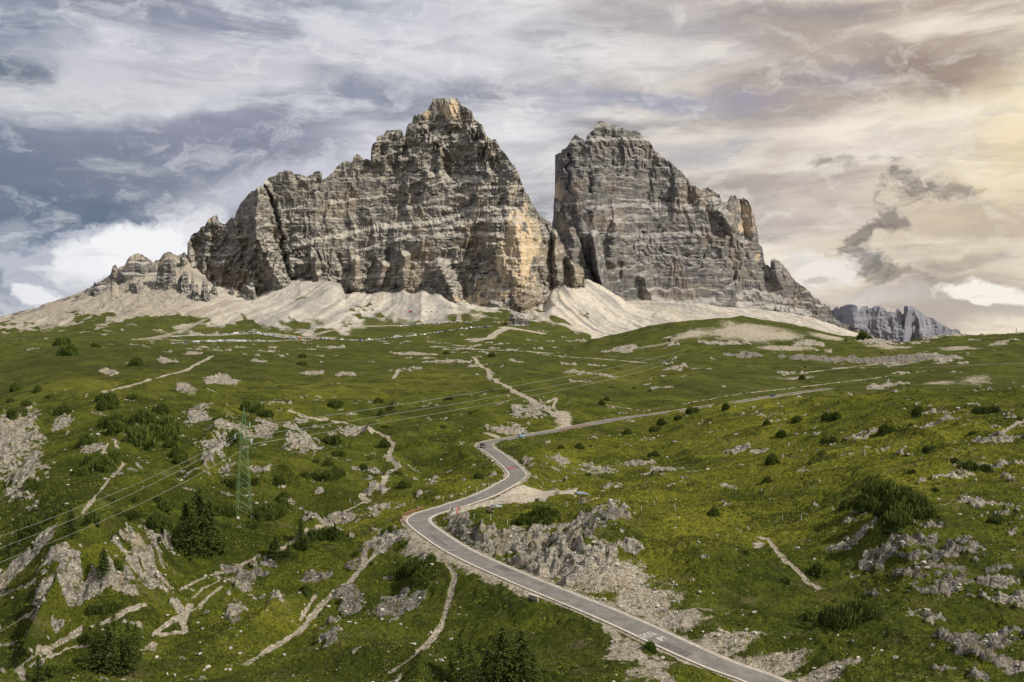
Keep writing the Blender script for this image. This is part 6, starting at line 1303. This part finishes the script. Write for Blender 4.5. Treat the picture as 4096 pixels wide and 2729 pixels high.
# overall veil of cloud: lavender grey to the left, cream then yellow to the right
side = g.ramp(AZ, -.15, .42, smooth=True)
c_hi = g.mix(side, (.62, .62, .68), (.86, .76, .60)); c_lo = g.mix(side, (.30, .32, .40), (.50, .41, .34))
c = g.mix(g.ramp(streak, .38, .58), c_lo, c_hi)
wisp = g.noise(g.scalev(rot, (1.2, 1.5, 1)), 6, 10, .60, .3)
c = g.mix(g.m('MULTIPLY', g.ramp(wisp, .50, .66), .45), c, g.mix(side, (.88, .88, .90), (1.0, .90, .76)))
c = blob(c, 100, 470, 480, 200, (.105, .150, .225), .9, .5, streak)
c = blob(c, 380, 370, 420, 95, (.22, .24, .315), .85, .5, streak, 6)
c = blob(c, 560, 310, 260, 45, (.30, .30, .39), .7, .6, streak, 4)
c = blob(c, 240, 240, 330, 55, (.66, .67, .70), .85, .5, streak, 8)
c = blob(c, 30, 60, 170, 110, (.13, .18, .27), .8, .7, streak)
c = blob(c, 60, 185, 120, 32, (.12, .16, .22), .85, .6, None, 12)
c = blob(c, 850, 45, 280, 45, (.22, .26, .36), .7, .7, streak, -8)
c = blob(c, 560, 170, 380, 70, (.60, .59, .64), .6, .8, streak, 10)
c = blob(c, 1000, 110, 420, 75, (.76, .75, .79), .75, .7, streak)
c = blob(c, 1220, 300, 130, 55, (.80, .80, .82), .75, .7, streak, 10)
c = blob(c, 620, 440, 260, 50, (.60, .60, .68), .7, .7, streak, 10)
c = blob(c, 1450, 222, 260, 30, (.29, .31, .43), .7, .6, streak, -4)
c = blob(c, 1690, 245, 80, 28, (.36, .33, .44), .6, .6, None)
c = blob(c, 1950, 175, 330, 50, (.34, .31, .34), .8, .7, streak, 6)
c = blob(c, 2180, 140, 260, 90, (.33, .25, .20), .85, .6, streak, -10)
c = blob(c, 2000, 100, 160, 40, (.42, .35, .31), .7, .6, streak, -10)
c = blob(c, 1560, 55, 260, 60, (.45, .42, .45), .6, .8, streak, -10)
c = blob(c, 1850, 20, 260, 30, (.36, .32, .33), .7, .7, streak, -8)
c = blob(c, 1500, 130, 300, 42, (.88, .84, .82), .6, .8, streak, -6)
c = blob(c, 2340, 340, 190, 150, (1.0, .84, .54), .8, .8, streak)
c = blob(c, 1900, 330, 380, 90, (.80, .72, .66), .6, .7, streak)
c = blob(c, 1960, 300, 300, 45, (.95, .84, .68), .65, .8, streak, 8)
c = blob(c, 1620, 350, 130, 40, (.42, .41, .46), .6, .7, streak, 10)
c = blob(c, 2180, 500, 300, 110, (.55, .44, .32), .65, .9, streak)
c = blob(c, 1860, 480, 160, 90, (.60, .52, .50), .5, .8, billow)
c = g.mix(g.m('MULTIPLY', g.ramp(wisp, .54, .70), .38), c, g.mix(side, (.80, .81, .84), (1.0, .90, .76)))
c = g.mix(g.m('MULTIPLY', g.ramp(wisp, .46, .34), .30), c, g.mix(side, (.20, .23, .30), (.40, .33, .28)))
# cumulus low on the left and on the right
c = blob(c, 110, 640, 200, 110, (.22, .27, .36), .8, .5, billow)
c = blob(c, 300, 620, 300, 125, (.50, .52, .60), 1.0, .16, billow, 24, True, 1.1, .16)
c = blob(c, 330, 565, 240, 72, (.95, .95, .96), .95, .30, billow, 24, True, 1.6, .45)
c = blob(c, 210, 600, 90, 50, (.86, .87, .89), .85, .3, billow, 10, True, 1.6, .4)
c = blob(c, 500, 520, 60, 40, (.75, .75, .8), .8, .4, billow)
c = blob(c, 300, 670, 160, 45, (.45, .47, .54), .6, .6, billow)
c = blob(c, 105, 695, 60, 28, (.86, .86, .89), .9, .4, billow, 0, True, 1.5, .3)
c = blob(c, 30, 560, 60, 60, (.50, .52, .58), .5, .5, billow)
c = blob(c, 1900, 620, 130, 55, (.88, .82, .77), .85, .5, billow, 0, True, 2.0, .45)
c = blob(c, 2240, 700, 200, 60, (.50, .44, .39), .8, .4, billow)
c = blob(c, 2260, 672, 110, 34, (.97, .91, .82), .95, .3, billow, 0, True, 1.6, .35)
c = blob(c, 2330, 590, 80, 30, (.75, .66, .54), .7, .4, billow)
c = blob(c, 2060, 690, 110, 30, (.62, .57, .54), .7, .4, billow)
c = blob(c, 2230, 565, 60, 26, (.72, .62, .48), .7, .5, billow)
c = blob(c, 2200, 610, 120, 22, (.36, .30, .25), .6, .5, None, 12)
ragged = g.noise(comb(WX, g.m('MULTIPLY', WY, 1.3), 5.1), 34, 12, .66, .5)
# dark torn wisps in front of the bright haze
for fx, fy, rx, ry, rd, s in [(1855,385,44,28,25,.8),(1925,380,60,30,0,.55),(2030,405,80,42,10,.95),(2060,440,80,46,-10,.95),(2165,425,95,28,-4,.8),(2025,495,64,56,60,.9),(1965,545,58,42,40,.9),(1985,598,56,36,-30,.85),(2030,628,66,26,-25,.8),(2095,642,76,18,-12,.7),(1890,640,50,12,0,.45)]:
    c = blob(c, fx, fy, rx, ry, (.185, .155, .14), s*.8, .85, ragged, rd, True, 3.4, .75)
det = g.noise(comb(g.m('MULTIPLY', WX, 1.0), g.m('MULTIPLY', WY, 1.7), 2.2), 22, 12, .66, .4)
det2 = g.noise(g.scalev(rot, (1, 1.3, 1)), 13, 12, .66, .5)
c = g.mix(g.m('MULTIPLY', g.ramp(det, .50, .68), .32), c, g.mix(side, (.92, .92, .94), (1.0, .93, .82)))
c = g.mix(g.m('MULTIPLY', g.ramp(det2, .48, .34), .30), c, g.mix(.62, c, (.16, .18, .22)))
bg2 = g.node('ShaderNodeBackground'); g.put(bg2.inputs[0], c); bg2.inputs[1].default_value = 1.0
mx = g.node('ShaderNodeMixShader'); g.put(mx.inputs[0], g.ramp(billow, .2, .3, .82, .96)); g.l.new(bg1.outputs[0], mx.inputs[1]); g.l.new(bg2.outputs[0], mx.inputs[2])
out = g.node('ShaderNodeOutputWorld'); g.l.new(mx.outputs[0], out.inputs[0])
w.cycles.sampling_method = 'MANUAL'; w.cycles.sample_map_resolution = 512
sl = bpy.data.lights.new('sun', 'SUN'); sl.energy = 4.8; sl.angle = R(.6); sl.color = (1, .93, .80)
so = link('sun', sl); d = Vector((math.sin(R(SUN_AZ))*math.cos(R(SUN_EL)), math.cos(R(SUN_AZ))*math.cos(R(SUN_EL)), math.sin(R(SUN_EL))))
so.rotation_euler = d.to_track_quat('Z', 'Y').to_euler()
cd = bpy.data.cameras.new('camera'); cd.lens = 35; cd.sensor_width = 36; cd.clip_start = 1; cd.clip_end = 60000
co = link('camera', cd); co.location = (0, 0, CZ); co.rotation_euler = (R(90), 0, 0); SC.camera = co
SC.view_settings.view_transform = 'Standard'; SC.view_settings.look = 'None'; SC.view_settings.exposure = 0
SC.cycles.max_bounces = 4; SC.cycles.diffuse_bounces = 2; SC.cycles.transparent_max_bounces = 4
